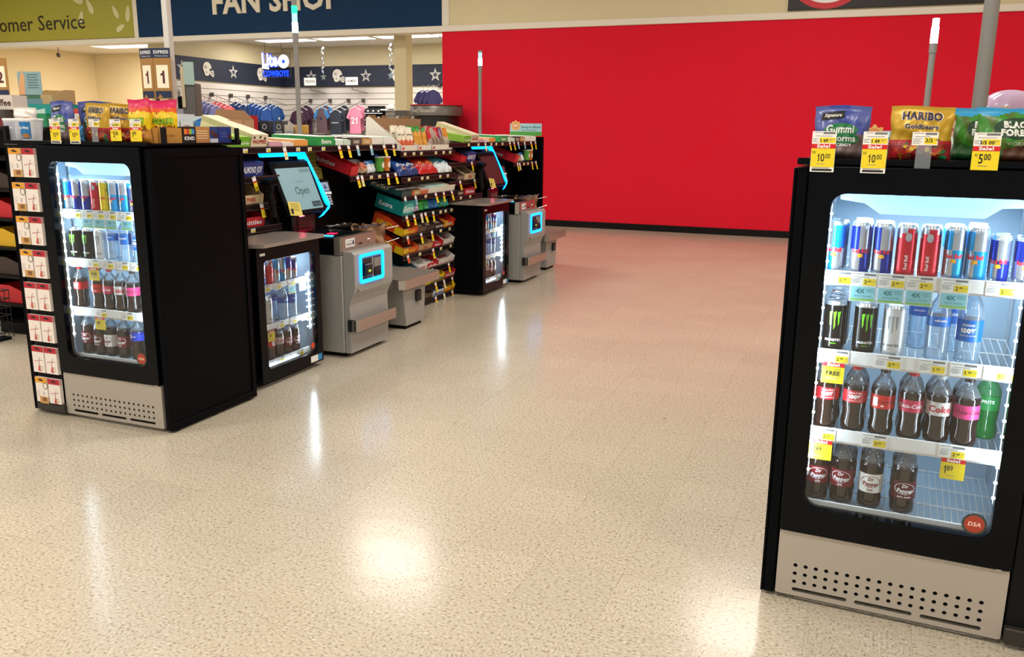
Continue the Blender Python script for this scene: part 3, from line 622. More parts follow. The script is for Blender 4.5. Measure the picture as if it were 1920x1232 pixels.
# ================================================================ tall glass-door coolers
def tall_cooler(loc, rz, label, tagname):
    t = thing('drinks_cooler', label, 'drinks cooler', loc, rz)
    W_, DP, H_ = .656, .60, 1.41
    m = MB(); m.box(0, .03, .03, .03, DP, H_, BLACK, .004); m.box(W_-.03, .03, .03, W_, DP, H_, BLACK, .004); m.box(.03, DP-.03, .03, W_-.03, DP, H_, BLACK); m.box(.03, .03, H_-.03, W_-.03, DP-.03, H_, BLACK); m.box(.03, .05, .24, W_-.03, DP-.03, .30, BLACK); m.box(.03, .06, .03, W_-.03, .08, .24, BLACKM)
    m.build('cabinet', t)
    m = MB(); a, b, z0, z1, y1 = .032, W_-.032, .302, H_-.032, DP-.032
    m.quad((a, .04, z0), (a, y1, z0), (a, y1, z1), (a, .04, z1), LINER); m.quad((b, .04, z0), (b, .04, z1), (b, y1, z1), (b, y1, z0), LINER); m.quad((a, y1, z0), (b, y1, z0), (b, y1, z1), (a, y1, z1), LINER)
    m.quad((a, .04, z0), (b, .04, z0), (b, y1, z0), (a, y1, z0), LINER); m.quad((a, .04, z1), (a, y1, z1), (b, y1, z1), (b, .04, z1), LINER)
    for x in (a+.004, b-.012):
        for y in (.12, .50): m.box(x, y, z0+.02, x+.008, y+.012, z1-.05, SILVER)
    m.build('liner', t)
    # grille with real holes
    hs = [circ(.057+i*.0316, z, .0068) for i in range(18) for z in (.128, .099, .070)]+[rrect(x, .036, x+.168, .049, .006, 3) for x in (.052, .243, .434)]
    g = holed(rrect(0, 0.02, W_, .243, .008, 3), hs, .004, GRILLE)
    for x0, x1 in ((0, .004), (W_-.004, W_)): g.box(x0, 0, .02, x1, .09, .24, GRILLE)
    g.box(0, 0, .239, W_, .09, .243, GRILLE)
    for x in (-.001, W_+.001):
        for z in (.08, .16): g.cyl((x-.002, .05, z), (x+.002, .05, z), .006, CHROME, 8)
    g.build('grille', t, (0, 0, 0))
    # door
    d = holed(rrect(0, .252, W_, H_-.005, .006, 2), [rrect(.064, .335, W_-.064, 1.332, .045, 7)], .045, BLACKG, .002)
    do = d.build('door', t, (0, .028, 0))
    m = MB(); m.grid(lambda u, w: (.06+(W_-.12)*u, 0, .33+1.006*w), 1, 1, GLASS); m.build('glass_pane', do, (0, -.030, 0))
    m = MB(); m.ell(0, 0, .034, .034, M('3c4038', .5), front(0), 24, 1, .80); m.ell(0, 0, .027, .027, M('a83c28', .5), front(0), 20, 1); m.text('DSA', .018, M('f4c8b8', .5), front(-.0004), 0, -.006, 'C', .03, slant=.15); m.build('round_sticker', do, (.547, -.032, .374))
    MB().cyl((W_-.03, .0, .244), (W_-.03, .0, .254), .010, CHROME, 10).build('hinge', t)
    for x in (.05, W_-.05): MB().cyl((x, .10, 0), (x, .10, .03), .018, BLACKM, 10).build('foot', t)
    # shelves
    for z in (1.085, .838, .583):
        m = MB()
        for i in range(26): x = .045+i*(W_-.09)/25; m.cyl((x, .06, z-.003), (x, .50, z-.003), .0016, WHITE, 5)
        for y in (.065, .28, .50): m.cyl((.04, y, z-.006), (W_-.04, y, z-.006), .003, WHITE, 6)
        so = m.build('wire_shelf', t)
        m = MB(); m.box(.038, .046, z-.032, W_-.038, .052, z+.010, WHITE, .001); m.box(.038, .046, z-.036, W_-.038, .056, z-.030, SILVER); m.build('price_rail', so)
    m = MB()
    for i in range(30): x = .045+i*(W_-.09)/29; m.cyl((x, .06, .333), (x, .52, .333), .0018, WHITE, 5)
    for y in (.065, .2, .35, .51): m.cyl((.04, y, .330), (W_-.04, y, .330), .003, WHITE, 6)
    m.box(.038, .046, .318, W_-.038, .054, .345, WHITE, .001); m.build('bottom_rack', t)
    # led strips just behind the door edge and the ceiling light box
    LED = M('dff4ff', .4, emit=14)
    for s_, x in ((1, .060), (-1, W_-.060)):
        m = MB(); m.box(x-.007, .034, .43, x+.007, .040, 1.31, WHITE)
        for i in range(18): z = .45+i*.048; m.box(x-.0045, .0305, z-.0045, x+.0045, .0345, z+.0045, LED); m.box(x+s_*.007-.001, .033, z-.003, x+s_*.007+.003*s_, .039, z+.003, LED)
        o = m.build('light_strip', t)
        area('strip_lamp', o, (x+s_*.008, .022, .88), (R(90), 0, R(-58*s_)), .008, .86, 1.5, FRIDGE_COL)
    m = MB(); m.prism([(.085, 1.365), (W_-.07, 1.365), (W_-.07, 1.302), (W_-.14, 1.298), (W_-.18, 1.268), (.20, 1.268), (.155, 1.298), (.085, 1.308)], 1, .07, .30, M('9fd0f4', .4, emit=.80)); o = m.build('light_box', t)
    area('top_lamp', o, (W_/2, .20, 1.262), (0, 0, 0), .36, .2, 3.2, FRIDGE_COL)
    # sticker on the left liner wall
    m = MB(); m.box(.034, .26, .98, .0345, .34, 1.03, PAPER); m.box(.0346, .265, .985, .035, .335, 1.025, M('b01c22', .5)); m.build('liner_sticker', t)
    return t
def stock(base, rz, z, items, where, rows=1, dy=.072, y0=.095):
    """items: (x, kind[, y]) left to right, standing on one shelf"""
    M3 = Matrix.Translation(base) @ Matrix.Rotation(rz, 4, 'Z'); n = len(items)
    for i, it in enumerate(items):
        x, k = it[0], it[1]; y = it[2] if len(it) > 2 else y0
        rws = it[3] if len(it) > 3 else rows
        y = max(y, .0585+(.0285 if k.startswith('rb') else .0335 if k.startswith('mon') else .0365))
        ks = [q[1] for q in items]; near = ''
        if ks.count(k) > 1:
            nb = [q for q in (ks[i-1] if i else None, ks[i+1] if i < n-1 else None)]
            dif = [NEAR[q] for q in nb if q and q != k]
            near = ' at the shelf end' if None in nb and not (dif and nb.count(None) == 0) else (' next to the '+dif[0] if dif else '')
        for r_ in range(rws):
            p = M3 @ Vector((x+.004*math.sin(i*7+r_), y+r_*dy, z))
            lab = '%s%s, %s' % (DESC[k], near, where) if r_ == 0 else '%s standing behind the front row, %s' % (DESC[k], where)
            place(NAMEK(k), DR[k], lab, kind_of(k), tuple(p), rz+rnd.uniform(-.25, .25), None if r_ == 0 else lab)
LB, RB_ = (-3.80, 3.18, 0), (-.146, 2.742, 0); RZR = R(-2.6)
tall_cooler(RB_, RZR, 'tall black drinks cooler with silver grille, standing below the lilac balloon', 'right')
tall_cooler(LB, 0, 'tall black drinks cooler with silver grille beside the gift card board', 'left')
ZS = (1.085, .838, .583, .336)
stock(RB_, RZR, ZS[0], [(.082, 'rb_sf', .08, 2), (.151, 'rb12', .08, 3), (.213, 'rb12', .09, 2), (.277, 'rb_red', .09, 1), (.343, 'rb_red', .09, 1), (.410, 'rb_blue', .09, 2), (.472, 'rb_blue', .09, 3), (.532, 'rb8', .10, 2), (.592, 'rb8', .10, 2)], 'top shelf, cooler below the balloon', dy=.062)
stock(RB_, RZR, ZS[1], [(.100, 'mon', .09, 4), (.186, 'mon', .09, 2), (.268, 'mon_w', .09, 2), (.338, 'water', .24, 1), (.390, 'water', .09, 1), (.477, 'dasani', .10, 1), (.44, 'dasani_blue', .24, 1)], 'second shelf, cooler below the balloon', dy=.070)
stock(RB_, RZR, ZS[2], [(.098, 'coke100', .09, 2), (.178, 'coke100', .09, 2), (.258, 'coke_zero', .09, 1), (.340, 'coke_cherry', .09, 2), (.418, 'diet', .09, 2), (.496, 'vanilla', .09, 2), (.560, 'sprite', .20, 1)], 'third shelf, cooler below the balloon', dy=.08)
stock(RB_, RZR, ZS[3], [(.090, 'dp', .10, 2), (.165, 'dp', .10, 2), (.248, 'dpdiet', .10, 2), (.345, 'dpzero', .10, 2)], 'bottom, cooler below the balloon', dy=.08)
stock(LB, 0, ZS[0], [(.066, 'rb_sf'), (.128, 'rb12'), (.190, 'rb12'), (.252, 'rb_red'), (.314, 'rb_yellow'), (.378, 'rb_blue'), (.445, 'rb_blue'), (.510, 'rb8'), (.568, 'rb8')], 'top shelf, cooler by gift cards', y0=.07)
stock(LB, 0, ZS[1], [(.085, 'mon', .08, 2), (.17, 'mon', .08, 2), (.248, 'mon_w', .08, 2), (.330, 'water'), (.415, 'dasani_blue'), (.50, 'dasani')], 'second shelf, cooler by gift cards', y0=.08)
stock(LB, 0, ZS[2], [(.080, 'coke100'), (.200, 'coke_zero'), (.275, 'coke_cherry'), (.350, 'diet'), (.430, 'vanilla'), (.52, 'sprite', .2)], 'third shelf, cooler by gift cards', y0=.085)
stock(LB, 0, ZS[3], [(.095, 'dp'), (.178, 'dpzero'), (.248, 'dpdiet'), (.335, 'dp'), (.43, 'pepsi')], 'bottom, cooler by gift cards', y0=.10)
def ftags(base, rz, items, who):
    M3 = Matrix.Translation(base) @ Matrix.Rotation(rz, 4, 'Z')
    for x, z, k, lab in items:
        y = .0455 if not k in ('s189', 'free') else .0420
        shelf_tag(k, tuple(M3 @ Vector((x, y-(.003 if k[0] in 'sf' else 0), z))), rz, lab+' '+who)
s0, s1, s2_ = 1.093, .846, .591
ftags(RB_, RZR, [(.103, s0, '229', 'price tag under the cyan can'), (.174, s0, '299x', 'price tag with 4X card under the dark blue can'), (.251, s0, '299x', 'price tag with 4X card under the first red can'), (.328, s0, '299x', 'price tag with 4X card under the second red can'), (.42, s0, '299x', 'price tag with 4X card under the light blue cans'), (.536, s0, '229', 'price tag under the short can'),
    (.117, s1, '299', 'price tag above the FREE card'), (.265, s1, '299', 'price tag under the white can'), (.387, s1, '109', 'price tag under the clear water bottle'), (.471, s1, '199', 'price tag under the green-capped water bottle'), (.558, s1, '169', 'price tag over the green soda bottle'),
    (.1, s2_, '209', 'price tag above the first 1.89 card'), (.25, s2_, '209', 'price tag under the black-capped cola'), (.468, s2_, '209', 'price tag above the 1.89 card over bare rack'),
    (.112, s1-.038, 'free', 'yellow FREE offer card'), (.098, s2_-.038, 's189', 'yellow 1.89 sale card over pepper soda'), (.474, s2_-.038, 's189', 'yellow 1.89 sale card over the bare rack')], 'in the cooler below the balloon')
ftags(LB, 0, [(.075, s0, '229', 'price tag under the cyan can'), (.15, s0, '229', 'price tag under the dark blue can'), (.225, s0, '299x', 'price tag with 4X card under the red can'), (.302, s0, '299x', 'price tag with 4X card under the yellow can'), (.379, s0, '299x', 'price tag with 4X card under the light blue can'), (.48, s0, '299x', 'price tag with 4X card beside the short can'),
    (.085, s1, '299', 'price tag under the black cans'), (.234, s1, '299', 'price tag above the tilted yellow card'), (.333, s1, '109', 'price tag under the clear water bottle'), (.427, s1, '199', 'price tag under the blue-capped water bottle'), (.52, s1, '169', 'price tag under the green-capped water bottle'),
    (.085, s2_, '209', 'price tag under the 100% cola'), (.258, s2_, '209', 'price tag above the 1.89 card'), (.431, s2_, '209', 'price tag under the pink-label cola'),
    (.24, s1-.038, 'free', 'yellow FREE offer card'), (.25, s2_-.038, 's189', 'yellow 1.89 sale card')], 'in the cooler by gift cards')

# ---------------------------------------------------------------- under-counter coolers (doors look to +X)
def low_cooler(y0, which):
    X0 = -3.17
    t = thing('counter_cooler', 'low black glass-door cooler under the %s grey counter' % which, 'drinks cooler', (X0, y0, 0), R(90))
    W_, DP, H_ = .62, .44, .835
    m = MB(); m.box(0, .03, .03, .025, DP, H_, BLACK, .004); m.box(W_-.025, .03, .03, W_, DP, H_, BLACK, .004); m.box(.025, DP-.025, .03, W_-.025, DP, H_, BLACK); m.box(.025, .03, H_-.03, W_-.025, DP-.025, H_, BLACK); m.box(.025, .03, .03, W_-.025, DP-.025, .06, BLACK); m.build('cabinet', t)
    m = MB(); a, b, z0, z1, y1 = .027, W_-.027, .062, H_-.032, DP-.027
    m.quad((a, .03, z0), (a, y1, z0), (a, y1, z1), (a, .03, z1), LINER); m.quad((b, .03, z0), (b, .03, z1), (b, y1, z1), (b, y1, z0), LINER); m.quad((a, y1, z0), (b, y1, z0), (b, y1, z1), (a, y1, z1), LINER); m.quad((a, .03, z0), (b, .03, z0), (b, y1, z0), (a, y1, z0), LINER); m.quad((a, .03, z1), (a, y1, z1), (b, y1, z1), (b, .03, z1), LINER); m.build('liner', t)
    d = holed(rrect(0, .035, W_, H_-.006, .006, 2), [rrect(.06, .105, W_-.05, .755, .035, 6)], .04, BLACKG, .002); do = d.build('door', t, (0, .026, 0))
    MB().grid(lambda u, w: (.055+(W_-.1)*u, -.028, .10+.66*w), 1, 1, GLASS).build('glass_pane', do)
    m = MB(); m.box(.03, -.0425, .785, .075, -.0405, .80, PAPER); m.build('sticker', do); m = MB(); m.box(W_-.14, -.0425, .045, W_-.065, -.0405, .085, PAPER); m.box(W_-.065, -.0425, .045, W_-.02, -.0405, .085, M('2f8fc8', .5)); m.build('sticker', do)
    m = MB(); m.ell(0, 0, .02, .02, M('d8472c', .5), front(0), 20, 1); m.build('round_sticker', do, (.52, -.031, .15))
    for z in (.585, .345):
        m = MB()
        for i in range(18): x = .04+i*(W_-.08)/17; m.cyl((x, .06, z-.003), (x, .36, z-.003), .0018, WHITE, 5)
        so = m.build('wire_shelf', t); m = MB(); m.box(.035, .048, z-.025, W_-.035, .054, z+.008, WHITE, .001); m.build('price_rail', so)
    m = MB(); m.box(.035, .044, .10, W_-.035, .05, .135, WHITE, .001); m.build('bottom_rail', t)
    LED = M('dff4ff', .4, emit=14); x = W_-.06; m = MB(); m.box(x-.007, .034, .25, x+.007, .040, .62, WHITE)
    for i in range(9): z = .27+i*.042; m.box(x-.0055, .0295, z-.0055, x+.0055, .0345, z+.0055, LED); m.box(x-.03, .033, z-.003, x-.022, .039, z+.003, LED)
    o = m.build('light_strip', t); area('strip_lamp', o, (x-.010, .022, .42), (R(90), 0, R(55)), .012, .5, 1.3, FRIDGE_COL)
    m = MB(); m.box(.08, .04, .765, W_-.08, .10, .785, M('d4ecff', .4, emit=1.5)); m.box(.08, .032, .1, W_-.2, .040, .108, M('d4ecff', .4, emit=3)); o = m.build('light_box', t); area('top_lamp', o, (W_/2, .12, .760), (R(15), 0, 0), .4, .1, 1.0, FRIDGE_COL)
    w_ = '%s low cooler' % which
    B_ = (X0, y0, 0)
    stock(B_, R(90), .585, [(.155, 'rb12'), (.225, 'rb_red'), (.288, 'rb_blue'), (.35, 'rb_sf'), (.412, 'rb12'), (.474, 'rb8')], 'top shelf, '+w_, rows=2, y0=.085)
    stock(B_, R(90), .345, [(.13, 'mon'), (.20, 'mon_w'), (.285, 'mon_w', .16), (.36, 'water'), (.45, 'dasani_blue'), (.40, 'water', .2)], 'middle shelf, '+w_, y0=.09)
    stock(B_, R(90), .115, [(.13, 'coke100'), (.215, 'coke_zero'), (.30, 'diet'), (.385, 'dp'), (.47, 'dpzero'), (.34, 'coke_cherry', .19), (.43, 'vanilla', .19)], 'bottom, '+w_, y0=.10)
    M3 = Matrix.Translation(B_) @ Matrix.Rotation(R(90), 4, 'Z')
    for i, (x, z, k) in enumerate(((.15, .592, '229'), (.26, .592, '229'), (.40, .592, '299x'), (.51, .592, '299x'), (.27, .352, '299'), (.40, .352, '109'), (.52, .352, '199'), (.25, .136, '209'), (.45, .136, '209'))):
        shelf_tag(k, tuple(M3 @ Vector((x, .0475 if z > .2 else .0435, z))), R(90), '%s, %s' % (['price tag under the dark blue can', 'price tag under the light blue can', 'tag with 4X card under the cyan can', 'tag with 4X card under the short can', 'price tag under the white can', 'price tag under the clear water', 'price tag under the blue-capped water', 'price tag below the black-capped cola', 'price tag below the pepper sodas'][i], w_))
    shelf_tag('s189', tuple(M3 @ Vector((.17, .042, .318))), R(90), 'yellow sale card, '+w_)
    # counter slab on top
    m = MB(); m.prism([(-3.62, y0-.04), (-3.20, y0-.04), (-3.10, y0+.0), (-3.10, y0+.60), (-3.62, y0+.64)], 2, .838, .858, M('968c84', .3, .15, noise=.05)); one('counter_slab', m, 'grey laminate counter slab on the %s low cooler' % which, 'counter')
low_cooler(3.98, 'nearer'); low_cooler(7.18, 'farther')

# ================================================================ packaged goods
def bag_mb(w, h, t, mf, deco=None, seal=.09, m0=None, seed=0, film=None):
    """stand-up pouch, front looks to -Y, base at z=0"""
    m = MB(); rn = random.Random(seed); ph = [rn.uniform(0, 6) for _ in range(6)]
    def th(u, v):
        e = max(0, 1-abs(2*u-1)**3)**.6; q = min(1, v/.12)**.5*max(0, min(1, (1-seal-v)/.35))**.7
        return t*e*q*(1+.16*math.sin(9*u+ph[0]+5*v)+.12*math.sin(17*v+ph[1]+4*u)+.10*math.sin(23*u*v+ph[2])+.08*math.sin(31*u+ph[3]-12*v))+.0015
    def P(u, v, s_, e=0): return ((u-.5)*w*(1-.06*math.sin(PI*v)+.02*math.sin(14*v+ph[4])), -s_*(th(u, v)/2+e)+.004*math.sin(7*u+ph[5])*v, v*h*(1+.018*math.sin(5*u+ph[5])))
    nu, nv = 32, 32
    m.grid(lambda u, v: P(u, v, 1), nu, nv, m0, mf); m.grid(lambda u, v: P(1-u, v, -1), nu, nv, m0, (lambda u, v: mf(1-u, v)) if mf else None)
    if deco: deco(m, lambda x, z, e=.0016: P(x/w+.5, min(.999, max(0.001, z/h)), 1, e))
    return m
GOLD = M('c9a02c', .35, .2); GB = [M(c, .3) for c in ('b8321e', 'c8641e', '2a7a4a', 'd8b02a', 'b01e28', '9a3a2a')]
def gummy(u, v): return GB[int(u*9+math.sin(v*30)*1.3+int(v*22)*2.3) % 6]
def haribo_f(u, v): return GOLD if v > .37 else (M('b0202c', .4) if v > .32 else M('8e1c24', .3))
def haribo_d(m, s):
    rq = random.Random(4)
    for i in range(42): m.ell(rq.uniform(-.072, .072), rq.uniform(.006, .044), rq.uniform(.006, .012), rq.uniform(.005, .009), GB[(i*5) % 6], lambda x, z, e=.001+i*.00006: s(x, z, e), 10, 1)
    m.text('HARIBO', .031, M('efe6cf', .4), s, 0, .1165, 'C', .07, w=.116); m.text('HARIBO', .030, M('2a1d3c', .4), lambda x, z: s(x, z, .0028), 0, .117, 'C', .04, w=.110)
    m.text('Goldbears', .0185, M('efe6cf', .4), s, 0, .091, 'C', .07, w=.099); m.text('Goldbears', .018, M('2a1d3c', .4), lambda x, z: s(x, z, .0028), 0, .091, 'C', .03, w=.096)
HARIBO = bag_mb(.175, .155, .05, haribo_f, haribo_d, seed=3).mesh('candy_pouch')
BLUEB = M('3a4a9c', .3); BLUEC = M('5560a4', .3); BRN = M('6e5a58', .35)
def gummi_d(m, s):
    m.rect(-.062, .116, .006, .138, INK, lambda x, z: s(x, z+.08*(x+.03), .0016), 10, 4); m.text('Signature', .013, PAPER, lambda x, z: s(x, z, .0026), -.028, .124, 'C', .02, slant=.2, w=.050)
    m.ell(0, .085, .052, .020, M('1f7a48', .4), s, 24, 3); m.ell(.006, .060, .052, .018, M('1f7a48', .4), s, 24, 3)
    q = lambda x, z: s(x, z, .0030); m.text('Gummi', .032, PAPER, q, -.002, .077, 'C', .025, w=.084); m.text('Worms', .026, PAPER, q, .004, .052, 'C', .025, w=.084); m.text('CANDY', .012, PAPER, q, .012, .037, 'C', .03)
GUMMI = bag_mb(.165, .157, .05, lambda u, v: (BLUEB if math.sin(u*7+v*5) > .2 else BLUEC) if v > .48 else BRN, gummi_d, seed=5).mesh('candy_pouch')
def bf_d(m, s):
    m.ell(.02, .095, .066, .030, M('123f24', .4), s, 28, 3); q = lambda x, z: s(x, z, .0030)
    m.text('BLACK', .024, M('eef2ea', .4), q, .018, .097, 'C', .06, w=.078, slant=-.1); m.text('FOREST', .024, M('eef2ea', .4), q, .02, .075, 'C', .06, w=.092, slant=-.1); m.text('WORMS', .015, M('a8b08a', .4), q, .02, .047, 'C', .03)
def bf_f(u, v):
    if v > .88-.05*math.sin(u*9): return M('2f9fd6', .35)
    if v > .30+.04*math.sin(u*11): return M('3c8a2c', .35) if math.sin(u*20+v*9) > -.2 else M('4f6f2a', .35)
    return M('5a3a2a', .4) if u > .4 else M('245a2a', .4)
BFOREST = bag_mb(.18, .150, .05, bf_f, bf_d, seed=8).mesh('candy_pouch')
def sour_f(u, v): return M('e01f62', .35) if v > .82 else M('e8561c', .35) if v > .74-.1*abs(u-.5) else M('efcf12', .35) if v > .3 else M('c98a3a', .4)
def sour_d(m, s):
    q = lambda x, z: s(x, z, .0030)
    m.poly([(-.05, .11), (-.02, .118), (-.02, .128), (-.045, .125)], M('8a2a1c', .4), s)
    m.text('SOUR', .030, M('1c6a2a', .4), s, 0, .078, 'C', .10, w=.078); m.text('SOUR', .030, M('9ade3a', .4), q, 0, .078, 'C', .03, w=.074)
    m.text('PATCH', .028, M('7a3a14', .4), q, .004, .050, 'C', .05, w=.074); m.text('KIDS', .022, M('a8481c', .4), q, .004, .022, 'C', .05, w=.05, slant=.2)
SOUR = bag_mb(.105, .175, .045, sour_f, sour_d, seed=9).mesh('candy_pouch')
def simple_bag(w, h, c1, c2, word=None, wc='ffffff', t=.04, seed=1, split=.45, ws=.022, spots=None):
    def d(m, s):
        if word: m.text(word, ws, M(wc, .4), s, 0, h*(.42 if h > .17 else .6), 'C', .04, w=min(w*.8, ws*.62*len(word)))
        if spots:
            for i, (a, b) in enumerate(((-.2, .25), (.12, .2), (-.02, .33), (.25, .3))): m.poly([(a*w-.015, b*h-.01), (a*w+.018, b*h-.012), (a*w+.0, b*h+.02)], M(spots, .5), s)
    return bag_mb(w, h, t, lambda u, v: M(c1, .3) if v > split+.06*math.sin(u*8+seed) else M(c2, .3), d, seed=seed).mesh('snack_bag')

def carton(w, d, h, c, word='', wc='ffffff', side_c=None, top_c=None, ws=None, blob=None, open_=False, hb=None, stripe=None, sword=None):
    """box with front at y=0 looking to -Y, base z=0. open_: tray with low front lip"""
    m = MB(); F = M(c, .45); Sd = M(side_c or c, .45); Tp = M(top_c or side_c or c, .5); hb = hb or h
    if not open_:
        m.box(0, 0, 0, w, d, h, Sd); m.rect(0, 0, w, h, F, front(-.0005))
        if d > .3:
            for k in range(9): q0 = .012+k*(d-.02)/9; m.box(.010, q0, h, w-.010, q0+(d-.02)/11, h+.005, [Tp, M('f0ece4', .4)][k % 2], .002)
        m.add([(0, 0, h+.0004), (w, 0, h+.0004), (w, d, h+.0004), (0, d, h+.0004)], [(0, 1, 2, 3)], Tp)
    else:
        t = .003; m.box(0, 0, 0, w, d, t, Sd); m.box(0, -.0005, 0, w, t, h, F); m.box(0, d-t, 0, w, d, hb, Sd)
        for x in (0, w-t): m.prism([(0, 0), (d, 0), (d, hb), (d*.55, hb), (0, h)], 0, x, x+t, Sd)
    s = front(-.0012)
    if blob: m.ell(w*.5, h*.5, w*.42, h*.40, M(blob, .45), s, 16, 1)
    if stripe: m.rect(w*.02, h*.05, w*.30, h*.95, M(stripe, .45), front(-.0010)); m.rect(0, .0, d*.28, h, M(stripe, .45), lambda u, z: (-.0008, u, z))
    if word: m.text(word, ws or h*.62, M(wc, .45), front(-.0018), w*.5, h*.27, 'C', .03, w=min(w*.88, (ws or h*.62)*.62*len(word)))
    if sword: m.text(sword, hb*.42, M(wc, .45), lambda u, z: (-.0012, d*.62-u, z), 0, hb*.30, 'C', .03, w=d*.5)
    return m
RX = lambda tilt: (R(tilt), 0, R(90))
BARM = {}
def bar_mesh(c):
    if c not in BARM:
        m = MB(); k = M(c, .3)
        m.grid(lambda u, v: ((u-.5)*.026*(1 if abs(v-.5) < .42 else 1.12), (v-.5)*.11, .006+.006*math.sin(PI*u)*(1 if abs(v-.5) < .42 else .15)), 6, 8, k); m.grid(lambda u, v: ((.5-u)*.026, (v-.5)*.11, .006-.005*math.sin(PI*u)), 6, 8, k); m.rect(-.008, -.02, .008, .02, M('efe6d8', .4), lambda x, y: (x, y, .0128)); BARM[c] = m.mesh('wrapper')
    return BARM[c]
def place_on(xf, y, z, tilt, l):      # local point -> world for a shelf item whose front edge sits at (xf, y, z)
    return Matrix.Translation((xf, y, z)) @ Matrix.Rotation(R(90), 4, 'Z') @ Matrix.Rotation(R(tilt), 4, 'X') @ Vector(l)
def bars(xf, y, z, tilt, w, n, c, where, d=.12, rows=1, up=.004):
    k = max(1, int(w/.030))
    for i in range(min(n, k*rows)):
        p = place_on(xf, y, z, tilt, ((i % k+.6)*w/(k+.2), d+.012*(i//k), up+.0125*(i//k)+.002))
        q = one('candy_bar', bar_mesh(c), 'wrapped candy bar in '+where, 'candy bar', tuple(p), (R(tilt+6), 0, R(90+((i*37) % 9)-4)), 'candy bars in '+where)

# hanging / rail tags on the racks
RT = MB(); RT.box(-.021, -.0008, -.024, .021, 0, 0, PAPER); RT.rect(-.012, -.023, .019, -.011, YEL, front(-.0013)); lines(RT, front(-.0013), -.017, .012, -.004, 2, .003); RT.text('2 19', .008, INK, front(-.0018), .004, -.020, 'C', .03); RT = RT.mesh('tag_card')
def flag_mesh(cols):
    m = MB(); a = 0
    for c, l in cols: m.box(-.017, -.0008, a-l, .017, 0, a, M(c, .55)); a -= l
    z0 = -cols[0][1]; lines(m, front(-.0013), -.014, .012, -.004, 2, .004); m.text('1 49', .012, INK, front(-.0013), 0, a+.018, 'C', .02); return m.mesh('tag_card')
FLY = flag_mesh((('f4f3ee', .028), ('d4121c', .010), ('f2d81c', .052))); FLB = flag_mesh((('f4f3ee', .028), ('8fc4d8', .050))); FLW = flag_mesh((('f4f3ee', .028), ('e8b8b8', .010), ('f1e7a0', .045))); FLO = flag_mesh((('f4f3ee', .025), ('e8602a', .045)))
def rail_tags(x, z, ys, where, kind=None):
    for i, y in enumerate(ys):
        n = len(ys); pos = nth(i, n) if n > 1 else 'only one'
        if isinstance(y, tuple):
            k, y = y; me = {'y': FLY, 'b': FLB, 'w': FLW, 'o': FLO}[k]; cd = {'y': 'yellow and red', 'b': 'pale blue', 'w': 'white and yellow', 'o': 'orange'}[k]
            one('price_tag', me, '%s price flag, %s on %s' % (cd, pos, where), 'price tag', (x+.0045, y, z+.012), (R(-8-((i*5) % 9)), R(((i*29) % 17)-12), R(90)))
        else: one('price_tag', RT, 'small price tag, %s on %s' % (pos, where), 'price tag', (x+.0045, y, z+.004), R(90))

# ================================================================ shelving of the two self-checkout bays and the candy rack
XF = -3.45; XB = -3.86
def back_panel(y0, y1, label, h=1.36):
    t = thing('bay_backing', label, 'shelving panel', (XB, y0, 0)); MB().box(-.03, 0, 0, 0, y1-y0, h, BLACK, .004).build('panel', t)
    MB().box(0, 0, .0, .20, y1-y0, .025, BLACKM, .004).build('plinth', t)
    return t
def shelf(y0, y1, z, label, xf=XF, depth=.40, tilt=14, rail=.036):
    t = thing('display_shelf', label, 'shelf', (xf, y0, z), RX(tilt)); w = y1-y0
    MB().box(0, .0, -.012, w, depth, -.006, BLACKM).build('shelf_plate', t)
    m = MB(); m.box(0, -.004, -rail, w, .0, .004, RAIL, .001); m.box(0, -.006, -.003, w, -.003, .0, M('6c6460', .3, .5)); m.box(0, -.006, -rail, w, -.003, -rail+.003, M('6c6460', .3, .5)); o = m.build('front_rail', t, (0, 0, 0), (R(-tilt), 0, 0))
    return t
def put(name, mb, y, z, tilt, label, cat, xf=XF, group=None):
    return one(name, mb, label, cat, (xf-.004, y, z), RX(tilt), group)

WH = carton(.148, .055, .078, 'efe2c4', 'WHOPPERS', 'b8202c', 'e8dab8', 'efe2c4', ws=.034)
for x_, z_ in ((.02, .055), (.075, .058), (.12, .05)): WH.ell(x_, z_+.004, .010, .009, M('4a2a18', .4), front(-.0015), 10, 1)
WH.rect(.0, 0, .055, .03, M('c8bc98', .5), lambda u, z: (-.0006, u, z+.045)); WH = WH.mesh('carton')
MI = carton(.14, .055, .062, '6cb02c', 'Mike and Ike', 'f2f6e8', '8cbc3c', 'a8cc60', ws=.024).mesh('carton')
def theater(y, z, tilt, where, n=7):
    where = where.replace('on the ', '').replace(' top shelf', ' bay' if 'bay' not in where else '')
    for i in range(n):
        p = place_on(XF, y+.16, z, tilt+3, (0, .003+i*.056, 0)); one('candy_box', WH, 'cream malted candy box, %s of the stepped row, %s' % (ORD[i], where), 'candy box', tuple(p), RX(tilt+3), 'cream candy boxes '+where)
        p = place_on(XF, y+.01, z, tilt-6, (0, .003+i*.056, 0)); one('candy_box', MI, 'green candy box, %s of the stepped row, %s' % (ORD[i], where), 'candy box', tuple(p), RX(tilt-6), 'green candy boxes '+where)
def flat_boxes(items, z, tilt, where):
    for (y, w, d, h, c, word, wc, sc, tc, desc) in items:
        put('snack_carton', carton(w, d, h, c, word, wc, sc, tc), y, z, tilt, '%s %s' % (desc, where), 'carton')

